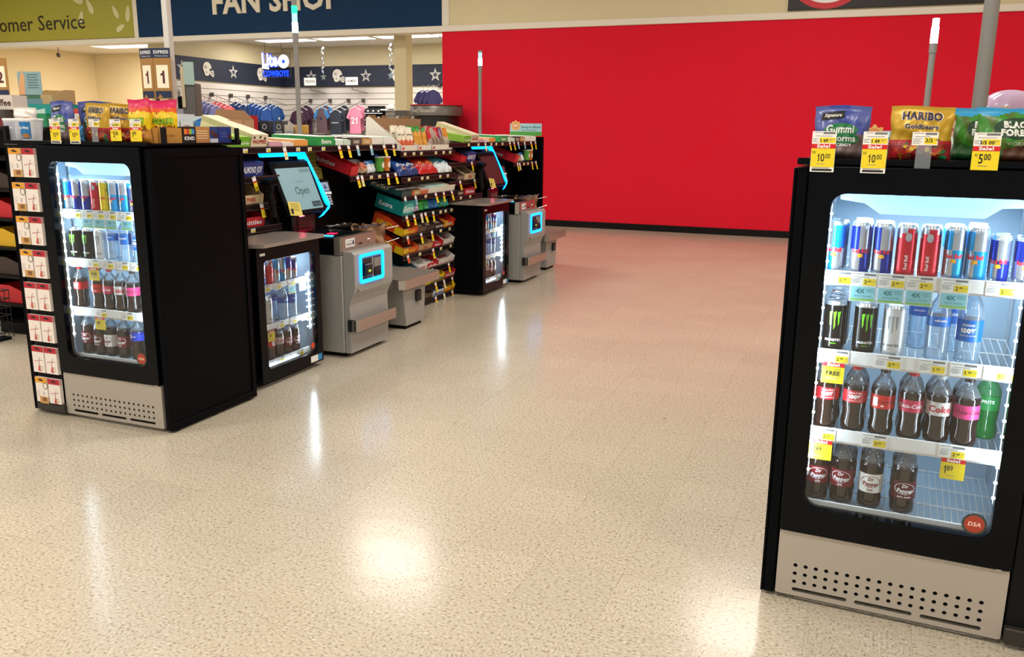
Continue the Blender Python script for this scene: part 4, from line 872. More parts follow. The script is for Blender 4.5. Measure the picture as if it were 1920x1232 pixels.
def bay(dy, which, left_all=True):
    W_ = 'in the %s checkout bay' % which
    back_panel(3.87+dy, 6.15+dy, 'tall black backing behind the %s self-checkout' % which)
    shelf(3.88+dy, 6.14+dy, 1.385, 'long top shelf '+W_, tilt=2)
    theater(4.20+dy, 1.387, 14, 'on the %s bay top shelf' % which)
    T_ = 'on top shelf '+W_
    flat_boxes([(4.545+dy+.0, .12, .34, .030, 'd8a0b0', '', 'ffffff', 'ead0d0', 'e8c8c0', 'pink flat carton'), (4.675+dy, .12, .36, .022, 'e6dcdc', '', 'c03040', 'e0c8c0', 'eadfd8', 'white flat carton with red lettering'), (4.80+dy, .15, .38, .040, 'e8a050', '', 'ffffff', 'e8b070', 'ead8b8', 'orange flat carton'),
        (5.07+dy, .20, .38, .060, '1f9a4c', 'Extra', 'f6faf6', '2aa858', 'e8f0e8', 'green and white gum carton'), (5.28+dy, .10, .38, .036, 'dfeee2', '', '1f9a4c', '3aa860', 'eef4ee', 'white carton with green ends'), (5.385+dy, .09, .38, .036, 'cfe6d6', '', '1f9a4c', '3aa860', 'e4eee6', 'pale green carton'),
        (5.485+dy, .14, .38, .048, '55504e', 'KIND', 'e8e0d0', '3a3432', '4a3a30', 'dark grey open snack carton'), (5.635+dy, .13, .38, .048, 'c79a60', 'KIND', 'f0e0c0', 'b98c50', '6a4428', 'tan snack carton with dark top'), (5.775+dy, .16, .38, .052, 'ece8e0', '', '2f8a6a', 'e6e0d8', 'd8e6e6', 'white carton with blue top'), (5.945+dy, .17, .38, .052, 'eef0ea', '', '2f8a6a', 'd8e8e0', 'cfe6d8', 'white carton with mint top')], 1.387, 2, T_)
    for i, y in enumerate((5.60, 5.50, 5.655)):
        m = MB(); m.rect(0, .004, .05, .044, M('e8702a', .5), front()); m.rect(.018, .004, .034, .044, M('5aa8d8', .5), front()); one('colour_label', m, 'small rainbow label on the KIND cartons, %s %s' % (ORD[i], W_), 'label', tuple(place_on(XF, y+dy, 1.387, 14, (0, -.0065, 0))), RX(14)) if False else None
    rail_tags(XF, 1.375, [4.30+dy, 4.52+dy, ('w', 4.68+dy), 4.83+dy, 4.96+dy, 5.12+dy, ('y', 5.31+dy), ('y', 5.43+dy), ('b', 5.55+dy), ('b', 5.74+dy), ('y', 5.93+dy), ('y', 6.08+dy)], 'top rail '+W_)
    for j, z in enumerate((1.21, 1.045, .905)):
        n_ = ['upper', 'middle', 'lower'][j]
        shelf(3.88+dy, 4.62+dy, z, 'short %s shelf behind the low cooler %s' % (n_, W_), tilt=10, depth=.36)
    lw = ''
    def tr(y, z, w, h, c, word, wc, desc, bc, hb=None, d=.28, tilt=10, stripe=None, n=8, rows=2, sw=None, ws=None):
        put('candy_carton', carton(w, d, h, c, word, wc, None, None, open_=True, hb=hb or h*1.5, stripe=stripe, sword=sw, ws=ws), y, z, tilt, desc, 'carton')
        if bc: bars(XF, y, z, tilt, w, n, bc, 'the '+desc.split(' on ')[0]+', %s bay' % which, d=.06, rows=rows, up=.012)
    tr(4.12+dy, 1.213, .13, .05, 'c8202c', '', 'ffffff', 'red open candy box on upper shelf '+W_, 'a03a28', .08, n=6)
    put('candy_carton', carton(.20, .25, .085, '1c2f7e', 'ALMOND JOY', 'e8ecf8', '16244f', '16244f'), 4.26+dy, 1.213, 10, 'deep blue candy box on the upper shelf '+W_, 'carton')
    tr(4.06+dy, 1.048, .13, .05, '5a4038', "HERSHEY'S", 'c8b8a8', 'brown open bar box on middle shelf '+W_, '3a2018', .09, n=6)
    tr(4.21+dy, 1.048, .24, .055, 'd8c29a', 'TWIX', 'c8202c', 'tan open bar box on middle shelf '+W_, '8a2a1c', .11, n=12)
    tr(4.06+dy, .908, .13, .05, '3a2a24', "M&M's", 'd8c8b8', 'dark brown open box on lower shelf '+W_, '4a2c1c', .08, n=6)
    tr(4.21+dy, .908, .24, .06, 'cc1c26', 'Skittles', 'f6f0f0', 'red open candy box on lower shelf '+W_, 'b01e28', .10, n=12)
    rail_tags(XF, 1.20, [('y', 4.36+dy)], 'upper short rail '+W_); rail_tags(XF, 1.035, [('y', 4.10+dy), ('y', 4.42+dy)], 'middle short rail '+W_); rail_tags(XF, .895, [4.12+dy, 4.33+dy], 'lower short rail '+W_)
    # right short shelf
    shelf(5.44+dy, 6.14+dy, 1.165, 'short shelf near the snack cups '+W_, tilt=16, depth=.38)
    put('candy_carton', carton(.10, .37, .07, 'd01c2a', '', 'f0e0e0', 'c81c28', 'b01822', sword='Skittles', hb=.10, open_=True), 5.45+dy, 1.168, 16, 'long red carton on the cup shelf '+W_, 'carton')
    cl = (('a8502c', 'brown round candy pack'), ('8a4a30', 'dark candy pack'), ('c86a4a', 'red striped candy pack'), ('b8583a', 'reddish candy pack'))
    for i, (c_, d_) in enumerate(cl):
        put('candy_pack', simple_bag(.085, .085, c_, 'b89878', None, t=.04, seed=20+i), 5.60+i*.065+dy, 1.172, -8, d_+' on the cup shelf '+W_, 'candy pack', xf=XF-.05-.02*(i % 2))
    for i in range(3): put('candy_pack', simple_bag(.10, .095, '2f7cc8', 'e8eef4', 'ICE', 'ffffff', t=.03, seed=30+i, split=.7), 5.80+dy+i*.05, 1.172, -12, 'blue and white candy pouch, %s the cup shelf %s' % (nth(i, 3), W_), 'candy pack', xf=XF-.04-.02*i)
    for i, (c_, y) in enumerate((('5aa83a', 5.965), ('d87a28', 6.06))):
        m = MB(); m.lathe([(.030, 0), (.038, .105), (.040, .11)], M(c_, .4), 18); m.lathe([(.040, .105), (.041, .112), (.03, .114)], PAPER, 18); m.ell(0, .05, .02, .025, M('f0e8d8', .5), wrap(.035, .002), 12, 1)
        one('snack_cup', m, '%s snack cup on the short shelf %s' % (['green', 'orange'][i], W_), 'snack cup', (XF-.055, y+dy, 1.181), R(90))
    rail_tags(XF, 1.155, [('y', 5.54+dy), ('w', 5.60+dy), 5.74+dy, 5.86+dy, ('y', 5.98+dy), ('y', 6.10+dy)], 'cup shelf rail '+W_)
bay(0, 'nearer'); bay(3.2, 'farther')

# end panel
t = thing('bay_divider', 'tall black end panel closing the far checkout bay before the red wall', 'panel', (-4.2, 9.40, 0)); MB().box(0, 0, 0, .80, .04, 1.435, BLACK, .004).build('panel', t)
# display sign
def bloom(loc, rot, label, sc=1.0, w=.36):
    t = thing('promotion_sign', label, 'sign', loc, rot); m = MB(); m.box(0, 0, 0, w, .004, .135*sc, M('a8d0dc', .5)); f_ = front(-.0006); m.rect(0, 0, w, .045*sc, M('4f9f3a', .5), f_)
    m.text('Savings in Bloom', .034*sc, M('2a5a60', .5), f_, .125*sc, .085*sc, 'L', .02, w=w-.14*sc); lines(m, f_, .13*sc, w*.85, .07*sc, 3, .008, M('5a8a90', .5), .003); m.build('board', t)
    m = MB(); f2 = front(-.003); fl = [((.052+.008*math.cos(8*a))*sc*math.cos(a)+.065*sc, (.052+.008*math.cos(8*a))*sc*math.sin(a)+.11*sc) for a in [2*PI*i/48 for i in range(48)]]
    m.poly(fl, M('f0c070', .5), f2); m.ell(.065*sc, .11*sc, .038*sc, .038*sc, M('ea9a5a', .5), front(-.0036), 20, 1); m.text('4X', .036*sc, PAPER, front(-.0042), .065*sc, .10*sc, 'C', .04); m.build('flower_badge', t); return t
bloom((-3.74, 9.25, 1.445), R(12), 'pale blue and green Savings in Bloom sign with 4X flower on the far shelf')

# candy rack between the bays
back_panel(6.16, 7.06, 'black backing of the candy rack between the bays', 1.33)
RK = [(1.325, 4, .40), (1.12, 16, .38), (.965, 14, .38), (.81, 16, .36), (.643, 18, .34), (.485, 18, .34), (.316, 18, .34), (.176, 18, .32), (.05, 16, .30)]
RN = ['top', 'second', 'third', 'fourth', 'fifth', 'sixth', 'seventh', 'eighth', 'lowest']
for (z, ti, d), n_ in zip(RK, RN): shelf(6.20, 7.20, z, '%s shelf of the candy rack between the two self-checkouts' % n_, tilt=ti, depth=d, rail=.040)
RW = 'on %s rack shelf'
# top: cardboard display with three bins of pouches
def bin_(y, w, label, c='e6dfd2'):
    t = thing('cardboard_display', label, 'display box', (XF, y, 1.331), RX(4)); m = MB(); K = M(c, .7); m.box(0, 0, 0, w, .003, .045, K); m.box(0, 0, 0, w, .34, .003, K); m.box(0, .33, 0, w, .334, .24, CARD)
    for x in (0, w-.003): m.prism([(0, 0), (.334, 0), (.334, .24), (.30, .25), (0, .05)] if x == 0 and y < 6.3 else [(0, 0), (.334, 0), (.334, .15), (0, .05)], 0, x, x+.003, K)
    m.text('SMART', .034, INK, lambda u, z: (-.001, .17-u, z), 0, .075, 'C', .03); m.rect(.02, .01, .06, .03, M('d85a4a', .5), front(-.0008)); m.build('box', t); return t
bin_(6.21, .28, 'white cardboard snack display box with SMART side on the rack top'); bin_(6.50, .24, 'white cardboard display box of green topped packs'); bin_(6.75, .40, 'white cardboard display box of red and purple packs')
POU = {k: simple_bag(.068, .165, a, b, w, wc, t=.03, seed=s_, split=sp, ws=.014) for k, (a, b, w, wc, s_, sp) in dict(wo=('efe6d2', 'd8643c', 'SMART', '5a4a3a', 2, .35), gr=('2f9a3c', 'e0a040', None, 'ffffff', 3, .8), rd=('d8303a', 'b8a8a0', None, 'ffffff', 4, .45), pu=('6a3a8a', 'a8988c', None, 'ffffff', 5, .5), bw=('b8a090', '8a7868', None, 'ffffff', 6, .5), og=('e0902c', 'c8b8a0', None, 'ffffff', 7, .5)).items()}
def pouches(k, ys, desc, xo=.035, z=1.355):
    for i, y in enumerate(ys):
        for r_ in range(2): one('snack_pouch', POU[k], '%s in the rack top display, %s, %s row' % (desc, nth(i, len(ys)), 'back' if r_ else 'front'), 'snack pouch', (XF-xo-.06*r_, y+.01*r_, z+.012*r_+.004*((i*3) % 3)), (R(-6-(i*4) % 7), R(((i*13) % 11)-5), R(90)))
pouches('wo', (6.26, 6.33, 6.40, 6.46), 'cream and orange snack pouch'); pouches('gr', (6.55, 6.62, 6.70), 'green topped snack pouch'); pouches('rd', (6.80, 6.87, 6.93), 'red snack pouch'); pouches('pu', (7.0, 7.05), 'purple snack pouch'); pouches('bw', (6.83, 6.90, 7.0), 'grey brown snack pouch', .03); pouches('og', (7.08, 7.13), 'orange snack pouch')
for i, (y, rz_, c_) in enumerate(((6.78, .3, PAPER), (6.93, -.2, CARD), (7.05, .4, PAPER), (6.55, .2, CARD), (6.36, -.1, CARD))):
    m = MB(); m.prism([(-.06, 0), (.06, 0), (.05, .07), (-.05, .07)], 1, 0, .003, c_); one('cardboard_flap', m, '%s carton flap sticking up at the rack top, %s' % ('white' if c_ is PAPER else 'brown', nth(sorted((6.78, 6.93, 7.05, 6.55, 6.36)).index(y), 5)), 'carton flap', (XB+.04, y, 1.55), (R(25), 0, R(90)+rz_))
# second: chip bags
CH = {'bl': simple_bag(.17, .19, '14408c', '123a80', 'Doritos', 'e8eef8', t=.07, seed=11, spots='e09038', ws=.03), 'rd': simple_bag(.19, .20, 'c8301e', 'cc2020', 'CHEETOS', 'e8a03a', t=.07, seed=12, spots='f0e0d8', ws=.026), 'wb': simple_bag(.13, .18, '5aa8c8', 'dfe8ec', 'Smart', '1a5a8a', t=.06, seed=13, split=.5, ws=.022)}
for i, (y, k, d_) in enumerate(((6.20, 'bl', 'blue chip bag with orange chips beside the snack cups'), (6.36, 'bl', 'blue chip bag with orange chips beside the red bags'), (6.55, 'rd', 'red cheese snack bag beside the blue bags'), (6.70, 'rd', 'red cheese snack bag beside the white bags'), (6.88, 'wb', 'white and light blue popcorn bag next to red bags'), (7.02, 'wb', 'white and light blue popcorn bag at the bay end'))):
    for r_ in range(2): one('chip_bag', CH[k], d_+(', front one' if not r_ else ', back one')+' on second rack shelf', 'chip bag', (XF+.005-.10*r_, y+.06, 1.135+.03*r_), (R(-44), 0, R(90+(i*7) % 9-4)))
def row(sh, items):
    z, ti, _ = RK[sh]; n_ = RN[sh]
    for (y, w, d, h, c, word, wc, o, bc, desc, kw) in items:
        lab = desc+' on the %s rack shelf' % n_
        put('candy_carton', carton(w, d, h, c, word, wc, kw.get('sc'), kw.get('tc'), open_=o, hb=kw.get('hb', h*1.7), stripe=kw.get('st'), sword=kw.get('sw'), ws=kw.get('ws'), blob=kw.get('bl')), y, z+.003, ti, lab, 'carton')
        if bc: bars(XF, y, z+.003, ti, w, kw.get('n', 10), bc, 'the '+lab, d=.055, rows=2, up=.010)
row(2, [(6.21, .17, .34, .042, '3a4a4a', '', 'd8c8a0', False, None, 'dark teal flat carton', dict(sc='1c4a4c', tc='2a3434', sw='KIND')), (6.385, .15, .34, .042, 'c8a468', 'KIND', 'f4ecd8', False, None, 'tan flat carton', dict(sc='b89058', tc='5a4430', st='e06a2a')), (6.54, .13, .34, .035, 'd8704a', '', 'ffffff', False, None, 'orange flat carton', dict(tc='c8b8a8')), (6.675, .20, .36, .052, 'e8e4da', '', '2f7a5a', False, None, 'white carton with teal top', dict(tc='a8d8d0')), (6.88, .16, .36, .052, 'eae6dc', '', '2f7a5a', False, None, 'white carton with mint top', dict(tc='b8e0cc')), (7.045, .15, .36, .052, 'ece2d2', '', 'd8802a', False, None, 'white carton with peach top', dict(tc='e8c090'))])
for i, (y, c, c2, h) in enumerate(((6.42, '3aa04a', 'dfe8e0', .10), (6.50, '7a5a9a', 'b8a0c0', .10), (6.58, '3cb83c', '2a9a3a', .11), (6.68, '2fa848', '1f8a5a', .11), (6.78, '2a6ac0', '1a5a9a', .10), (6.88, '2f7ac8', '1f6a9a', .10), (6.98, '1f7a5a', '2a8a6a', .11), (7.08, '1f8a7a', '2a9a8a', .11))):
    one('gum_pack', simple_bag(.085, h, c, c2, None, t=.05, seed=40+i, split=.5), '%s gum bag, %s the fourth rack shelf' % (['green and white', 'purple', 'bright green', 'green', 'deep blue', 'blue', 'dark green', 'teal'][i], nth(i, 8)), 'gum pack', (XF-.045, y+.02, .822), (R(-10), 0, R(90)))
put('gum_carton', carton(.20, .26, .115, '158a86', 'Extra', 'e8f4f4', '128480', '0f6a66', bl if False else None, blob='5ab8b4', sword='Extra'), 6.205, .813, 16, 'big teal gum carton with round blob on the fourth rack shelf', 'carton')
row(4, [(6.21, .25, .30, .060, 'e05a1c', "REESE'S", 'f2d020', True, '4a2414', 'orange peanut butter cup carton', dict(st='f0c81c', sw="REESE'S", sc='d84c18', hb=.11)), (6.47, .15, .28, .050, '6a5648', '', 'd8c8b8', True, '4a3428', 'grey brown bar carton', dict(hb=.085)), (6.63, .15, .28, .050, '4a3a34', '', 'c8b8a8', True, '3a2a22', 'dark brown bar carton', dict(hb=.085)), (6.79, .17, .28, .050, '4a2420', 'SNICKERS', 'e8e8f0', True, '3a1a14', 'maroon and white bar carton', dict(hb=.085)), (6.97, .21, .28, .065, 'd8301c', "M&M's", 'f4e8c8', True, 'e0901c', 'red and yellow candy carton', dict(hb=.10, st='f0b020'))])
row(5, [(6.21, .25, .30, .060, 'e05a1c', 'STICKS', 'f2d020', True, '5a3018', 'orange peanut butter stick carton', dict(st='f0c81c', sw='STICKS', sc='d84c18', hb=.11)), (6.47, .26, .28, .055, 'c89a70', 'TWIX', 'b85a48', True, '7a4a30', 'tan bar carton', dict(hb=.09)), (6.74, .20, .28, .050, 'c8202c', 'KitKat', 'f4eaea', True, 'a82028', 'red wafer bar carton', dict(hb=.09)), (6.95, .22, .28, .055, 'e8e4de', '', 'c83a3a', True, 'b02a2a', 'white open bar tray', dict(hb=.095))])
row(6, [(6.21, .24, .28, .040, '3a5a6a', '', 'ffffff', True, '2a6a8a', 'slate blue bar carton', dict()), (6.46, .17, .28, .055, 'ece6e2', 'PAYDAY', 'c83a4a', True, 'e0d8d0', 'white carton with red lettering', dict()), (6.64, .20, .28, .050, 'c8202c', 'Kit Kat', 'f4eaea', True, 'e8e0dc', 'red wafer bar tray', dict(hb=.09)), (6.85, .32, .28, .055, 'e8e4de', '', 'c83a3a', True, 'a82c2c', 'wide white open bar tray', dict(hb=.095))])
row(7, [(6.22, .24, .28, .06, '5a3a28', '', 'ffffff', True, None, 'brown carton', dict()), (6.48, .22, .28, .06, 'e8cc1c', '', '1a4a9a', True, None, 'plain yellow carton', dict()), (6.72, .24, .28, .062, 'eccb1a', 'Butterfinger', '1f4aa0', True, '2a3a1c', 'yellow crunchy bar carton', dict(hb=.09)), (6.97, .21, .28, .065, 'c4202a', 'NUTRAGEOUS', 'f6e8e0', True, '9a1c22', 'red and white bar carton', dict(hb=.10))])
row(8, [(6.22, .25, .26, .05, '4a3426', '', 'ffffff', True, None, 'plain brown carton', dict()), (6.48, .24, .26, .05, '5a4630', '', 'e8e0c8', True, '3a281c', 'brown and cream bar carton', dict(hb=.08)), (6.73, .22, .26, .05, 'e8ecf4', 'BABY RUTH', '2a3a8a', True, '2a3a8a', 'white and blue bar carton', dict(sc='24387e', hb=.08)), (6.96, .22, .26, .055, 'e8a81c', '', 'c8301c', True, 'b8341c', 'yellow orange bar carton', dict(hb=.085))])
rail_tags(XF, 1.315, [6.27, 6.42, 6.55, 6.82, 6.97, 7.10], 'the rack top rail')
rail_tags(XF, 1.11, [6.33, 6.56, 6.66, 6.90, 7.05], 'the second rack rail')
rail_tags(XF, .955, [('b', 6.25), ('b', 6.43), 6.62, ('y', 6.80), ('y', 6.96), ('y', 7.12)], 'the third rack rail')
rail_tags(XF, .80, [('y', 6.27), ('y', 6.40), ('w', 6.53), ('y', 6.60), ('y', 6.75), 6.90, 7.0, 7.12], 'the fourth rack rail')
rail_tags(XF, .633, [('o', 6.28), ('y', 6.52), ('y', 6.72), 6.90, 7.08], 'the fifth rack rail')
rail_tags(XF, .475, [('o', 6.28), 6.50, ('y', 6.74), 6.90, 7.10], 'the sixth rack rail')
rail_tags(XF, .306, [6.5, 6.72, ('y', 7.05)], 'the seventh rack rail')
rail_tags(XF, .166, [('y', 6.78), ('w', 6.95), ('y', 7.12)], 'the eighth rack rail')
rail_tags(XF, .04, [('y', 6.78), ('w', 6.95), ('y', 7.12)], 'the lowest rack rail')

# ================================================================ self-checkout machines
def checkout(dy, which, on):
    W_ = 'of the %s self-checkout' % which
    # cash and scanner pedestal
    t = thing('payment_kiosk', '%s grey self-checkout pedestal with a glowing blue note slot' % which, 'checkout machine', (0, 4.80+dy, 0))
    m = MB(); m.box(-3.60, 0, .03, -3.124, .51, .69, GREY, .006); m.build('cabinet', t)
    pf = [(-3.120, .03), (-3.080, .03), (-3.078, .20), (-3.082, .36), (-3.068, .40), (-3.042, .445), (-3.035, .48), (-3.035, .695), (-3.055, .715), (-3.120, .715)]
    m = MB(); m.prism(pf, 1, .012, .508, GREY); m.build('front_door', t)
    m = MB(); m.box(-3.58, .03, 0, -3.13, .49, .03, BLACKM); m.build('base', t)
    m = MB(); m.cyl((-3.06, .055, .455), (-3.030, .055, .455), .014, CHROME, 14); m.cyl((-3.030, .055, .455), (-3.028, .055, .455), .006, INK, 8); m.build('lock', t)
    y0, y1, z0, z1 = .075, .375, .50, .69
    ring = holed(rrect(y0, z0, y1, z1, .02, 4), [rrect(y0+.014, z0+.020, y1-.020, z1-.015, .008, 3)], .012, CYAN, .003); o = ring.build('glow_frame', t, (-3.035, 0, 0), (0, 0, R(90)))
    m = MB(); m.box(-.0, 0, 0, .006, .250, .137, M('23262e', .3)); m.box(.006, .125, .0, .010, .14, .137, GREY); m.box(.006, .018, .02, .03, .105, .105, M('14161c', .35), .008); m.box(.03, .045, .05, .0305, .075, .064, M('a8c84a', .4, emit=.5)); m.box(.006, .15, .07, .012, .235, .13, GREYD); m.box(.006, .15, .01, .02, .23, .05, INK, .004); m.build('cash_slots', t, (-3.034, y0+.018, z0+.022))
    m = MB(); m.box(-3.09, -.010, .185, -3.03, .012, .265, M('1b1c1e', .5), .005); o = m.build('bumper_cap', t)
    m = MB(); m.prism([(-3.09, -.004), (-3.045, -.012), (-3.025, .008), (-3.020, .02), (-3.020, .52), (-3.030, .52), (-3.030, .024), (-3.046, -.003), (-3.09, .006)], 2, .185, .262, STEEL); m.box(-3.085, .03, .20, -3.030, .06, .25, GREYD); m.box(-3.085, .46, .20, -3.030, .49, .25, GREYD); m.build('bumper', t)
    # scanner / scale head
    t2_ = thing('scanner_scale', 'stainless rimmed flatbed scanner on the %s self-checkout pedestal' % which, 'scanner', (0, 4.79+dy, .692))
    m = MB(); m.box(-3.62, .0, 0, -3.15, .44, .112, BLACK, .006); m.build('scale_body', t2_)
    m = MB(); m.prism([(-3.17, -.004), (-3.13, .006), (-3.122, .03), (-3.122, .44), (-3.17, .44)], 2, .0, .118, STEEL); m.build('steel_rim', t2_)
    m = MB(); m.box(-3.6, .05, .113, -3.2, .40, .119, M('16181c', .12)); m.box(-3.32, .14, .1195, -3.27, .2, .121, M('ff1840', .4, emit=2.5)); m.build('scan_glass', t2_)
    m = MB(); m.box(0, 0, 0, .002, .11, .055, PAPER); m.text('SCAN ITEMS HERE', .010, INK, side(.0024), .055, .038, 'C', .01, w=.09); [m.rect(.012+k_*.006, .010, .0145+k_*.006, .03, INK, side(.0024)) for k_ in range(11)]; m.ell(.092, .025, .012, .014, M('3a3f66', .5), side(.0026), 12, 1); m.build('instruction_sticker', t2_, (-3.1218, .06, .045))
    m = MB(); m.cyl((-3.122, .36, .065), (-3.112, .36, .065), .014, CHROME, 14); m.box(-3.1225, .22, .05, -3.1215, .27, .06, INK); m.build('lock', t2_)
    m = MB(); m.box(-3.34, .02, .119, -3.20, .045, .124, M('30c8ff', .4, emit=2.0)); m.build('glow_strip', t2_)
    # bag holder and paper bag
    t3 = thing('bag_rack', 'thin chrome bag holder with wire arms %s' % W_, 'bag rack', (0, 5.22+dy, .70))
    m = MB()
    for yy in (.02, .12, .22): m.tube([(-3.55, yy, .125), (-3.2, yy, .13), (-3.16, yy+.01, .15)], .004, CHROME)
    m.tube([(-3.5, .0, .12), (-3.5, .30, .12)], .005, CHROME); m.tube([(-3.18, .26, .10), (-3.10, .31, .12)], .004, CHROME); m.tube([(-3.18, .26, .0), (-3.10, .31, .03)], .004, CHROME); m.tube([(-3.25, .0, .125), (-3.25, .28, .125)], .005, CHROME); m.build('wires', t3)
    def crump(u, v): return (-.10+.20*u+.010*math.sin(13*v+7*u), -.02+.012*math.sin(9*u+11*v)-.02*abs(2*v-1), v*.17+.010*math.sin(15*u))
    m = MB(); PB = M('a87f5e', .75, noise=.15, nscale=14)
    m.grid(crump, 10, 10, PB); m.grid(lambda u, v: (lambda p: (p[0], -p[1]+.06, p[2]))(crump(1-u, v)), 10, 10, PB); m.grid(lambda u, v: (-.10+.006*math.sin(12*v), -.03+.10*u, v*.17), 3, 6, PB); m.grid(lambda u, v: (.10+.006*math.sin(9*v), .07-.10*u, v*.17), 3, 6, PB)
    one('paper_bag', m, 'crumpled brown paper bag hanging beside the %s scanner' % which, 'bag', (-3.27, 5.42+dy, .655), R(62))
    # touch screen
    t4 = thing('touch_screen', '%s self-checkout touch screen with cyan light frame%s' % (which, ' showing Open' if on else ' and dark display'), 'screen', (-3.36, 4.60+dy, .985), (R(-22), 0, R(90)))
    m = MB(); m.box(-.03, 0, -.03, .40, .04, .335, BLACK, .008); m.build('housing', t4)
    m = MB(); m.box(.0, -.002, .0, .365, .001, .285, M('7898a2' if on else '3a2428', .3, emit=.26 if on else .05)); s = front(-.0026)
    if on:
        m.text('Open', .075, M('2f5f5c', .5), s, .20, .105, 'C', .01, w=.15); m.text('This Lane Is', .018, M('5a7f84', .5), s, .20, .185, 'C', .0); m.rect(.24, .25, .355, .275, M('7496a0', .5), s); m.rect(.255, .012, .355, .05, M('2f4a56', .5), s); m.text('Touch To Start', .012, M('7fa6b0', .5), front(-.0030), .305, .026, 'C', .0)
    m.build('display', t4)
    m = MB(); path = [(-.115, .385), (.36, .385)]
    m.box(-.10, -.004, .365, .36, .012, .400, CYAN, .01); m.prism([(.345, .40), (.385, .385), (.455, .02), (.43, .01), (.415, .03), (.372, .345), (.30, .345), (.30, .37)], 1, -.004, .012, CYAN); m.prism([(.45, .012), (.33, -.045), (.28, -.065), (.33, -.055), (.435, -.01)], 1, -.002, .01, CYAN); m.build('glow_frame', t4)
    t5 = thing('screen_notice', 'yellow printed card clipped under the %s checkout screen' % which, 'notice', (-3.33, 4.56+dy, .965), (R(-18), R(6), R(90)))
    m = MB(); m.box(0, 0, 0, .13, .002, .09, M('e8d66a', .6)); lines(m, front(-.0005), .02, .11, .08, 6, .009, INK, .002); m.rect(.015, .01, .04, .045, INK, front(-.0006)); m.build('card', t5)
    t6 = thing('scanner_tower', 'black scanner column with glowing red scan window %s' % W_, 'scanner', (-3.42, 4.70+dy, .81))
    m = MB(); m.box(-.16, 0, 0, 0, .26, .20, M('101114', .25), .01); m.box(-.16, .08, .2, -.10, .18, .5, BLACK, .01); m.build('column', t6); m = MB(); m.box(0, .05, .02, .004, .22, .16, M('3a1016', .15)); m.box(.0045, .07, .125, .008, .12, .155, M('ff5070', .3, emit=8)); [m.box(.0045, .06, .03+k_*.025, .006, .21, .035+k_*.025, M('7a1c26', .3)) for k_ in range(3)]; m.build('scan_window', t6)
    t7 = thing('card_reader', 'black card reader with small screen and keypad %s' % W_, 'card reader', (-3.40, 5.02+dy, .975), (R(-18), R(0), R(78)))
    m = MB(); m.box(0, 0, 0, .13, .045, .20, BLACK, .012); m.build('reader_body', t7); m = MB(); m.box(.025, -.003, .115, .10, 0, .175, M('7a8496' if on else '5a2c38', .3, emit=.3)); m.poly([(.05, .125), (.062, .165), (.085, .135)], M('3a4a7a', .5), front(-.0035)); m.build('reader_screen', t7)
    m = MB(); m.box(.02, -.004, .09, .11, -.001, .108, PAPER); m.text('TAP OR INSERT', .008, INK, front(-.0045), .065, .095, 'C', .0)
    for a in range(4):
        for b in range(3): m.box(.035+b*.022, -.006, .015+a*.018, .052+b*.022, 0, .028+a*.018, M('c8c8c8', .5), .002)
    m.build('keypad', t7)
    t8 = thing('handheld_scanner', 'black handheld scanner resting beside the %s screen' % which, 'scanner', (-3.38, 4.46+dy, .96), (0, R(-8), R(90)))
    m = MB(); m.tube([(0, 0, 0), (.0, .01, .16), (-.02, -.02, .21)], .022, BLACKM, 10); m.build('handle', t8); m = MB(); m.box(-.07, -.05, .20, .03, .03, .245, BLACK, .012); m.build('scan_head', t8)
    m = MB(); m.tube([(.02, 0, 0), (.08, .04, -.06), (.16, .08, -.03), (.26, .10, .02)], .004, INK); m.build('cable', t8)
    t9 = thing('instruction_poster', 'yellow instruction poster on the backing behind the %s screen' % which, 'poster', (-3.70, 5.24+dy, 1.14), (R(-10), 0, R(90)))
    m = MB(); m.box(0, 0, 0, .24, .003, .20, M('b8a84e', .6)); m.text('HOW TO CHECK OUT', .018, M('4a441c', .6), front(-.0006), .12, .17, 'C', .01, w=.18); lines(m, front(-.0006), .06, .22, .15, 5, .026, M('5a5424', .6), .004); m.ell(.2, .12, .014, .014, INK, front(-.001), 10, 1); m.build('sheet', t9)
    # light pole
    t10 = thing('status_pole', 'slim grey light pole rising %s with glowing %s' % (W_, 'green and white beacon' if on else 'white beacon'), 'light pole', (-3.80, 5.355+dy, 0))
    m = MB(); m.cyl((0, 0, .0), (0, 0, 2.10), .017, M('8d8a88', .4, .2), 14); m.build('pole', t10); m = MB(); m.cyl((0, 0, 2.09), (0, 0, 2.155), .021, M('8d8a88', .4, .2), 14); m.build('collar', t10)
    m = MB(); m.cyl((0, 0, 2.155), (0, 0, 2.225), .021, M('f4faff', .4, emit=6), 14); m.cyl((0, 0, 2.225), (0, 0, 2.285), .019, M('8fd0dc', .3, emit=.9), 14); m.build('white_beacon', t10)
    m = MB(); m.cyl((0, 0, 2.285), (0, 0, 2.305 if not on else 2.335), .020, M('10c878', .4, emit=2.2) if on else M('8a8a8c', .4), 14); m.cyl((0, 0, 2.335), (0, 0, 2.45), .018, M('8d8a88', .4, .2), 14) if on else None; m.build('green_beacon' if on else 'cap', t10)
    # bagging bench
    t = thing('bagging_bench', '%s low grey bagging bench with stainless front edge' % which, 'bench', (0, 5.555+dy, 0))
    m = MB(); m.prism([(-3.5, 0), (-3.14, 0), (-3.09, .03), (-3.09, .57), (-3.5, .57)], 2, .335, .405, GREYD); m.prism([(-3.5, -.004), (-3.12, -.004), (-3.085, .02), (-3.085, .574), (-3.5, .574)], 2, .405, .412, M('86827c', .45)); m.build('bench_top', t)
    m = MB(); m.prism([(-3.16, -.006), (-3.125, -.006), (-3.082, .022), (-3.078, .04), (-3.078, .575), (-3.092, .575), (-3.092, .04), (-3.14, .002), (-3.16, .002)], 2, .337, .408, STEEL); m.build('steel_edge', t)
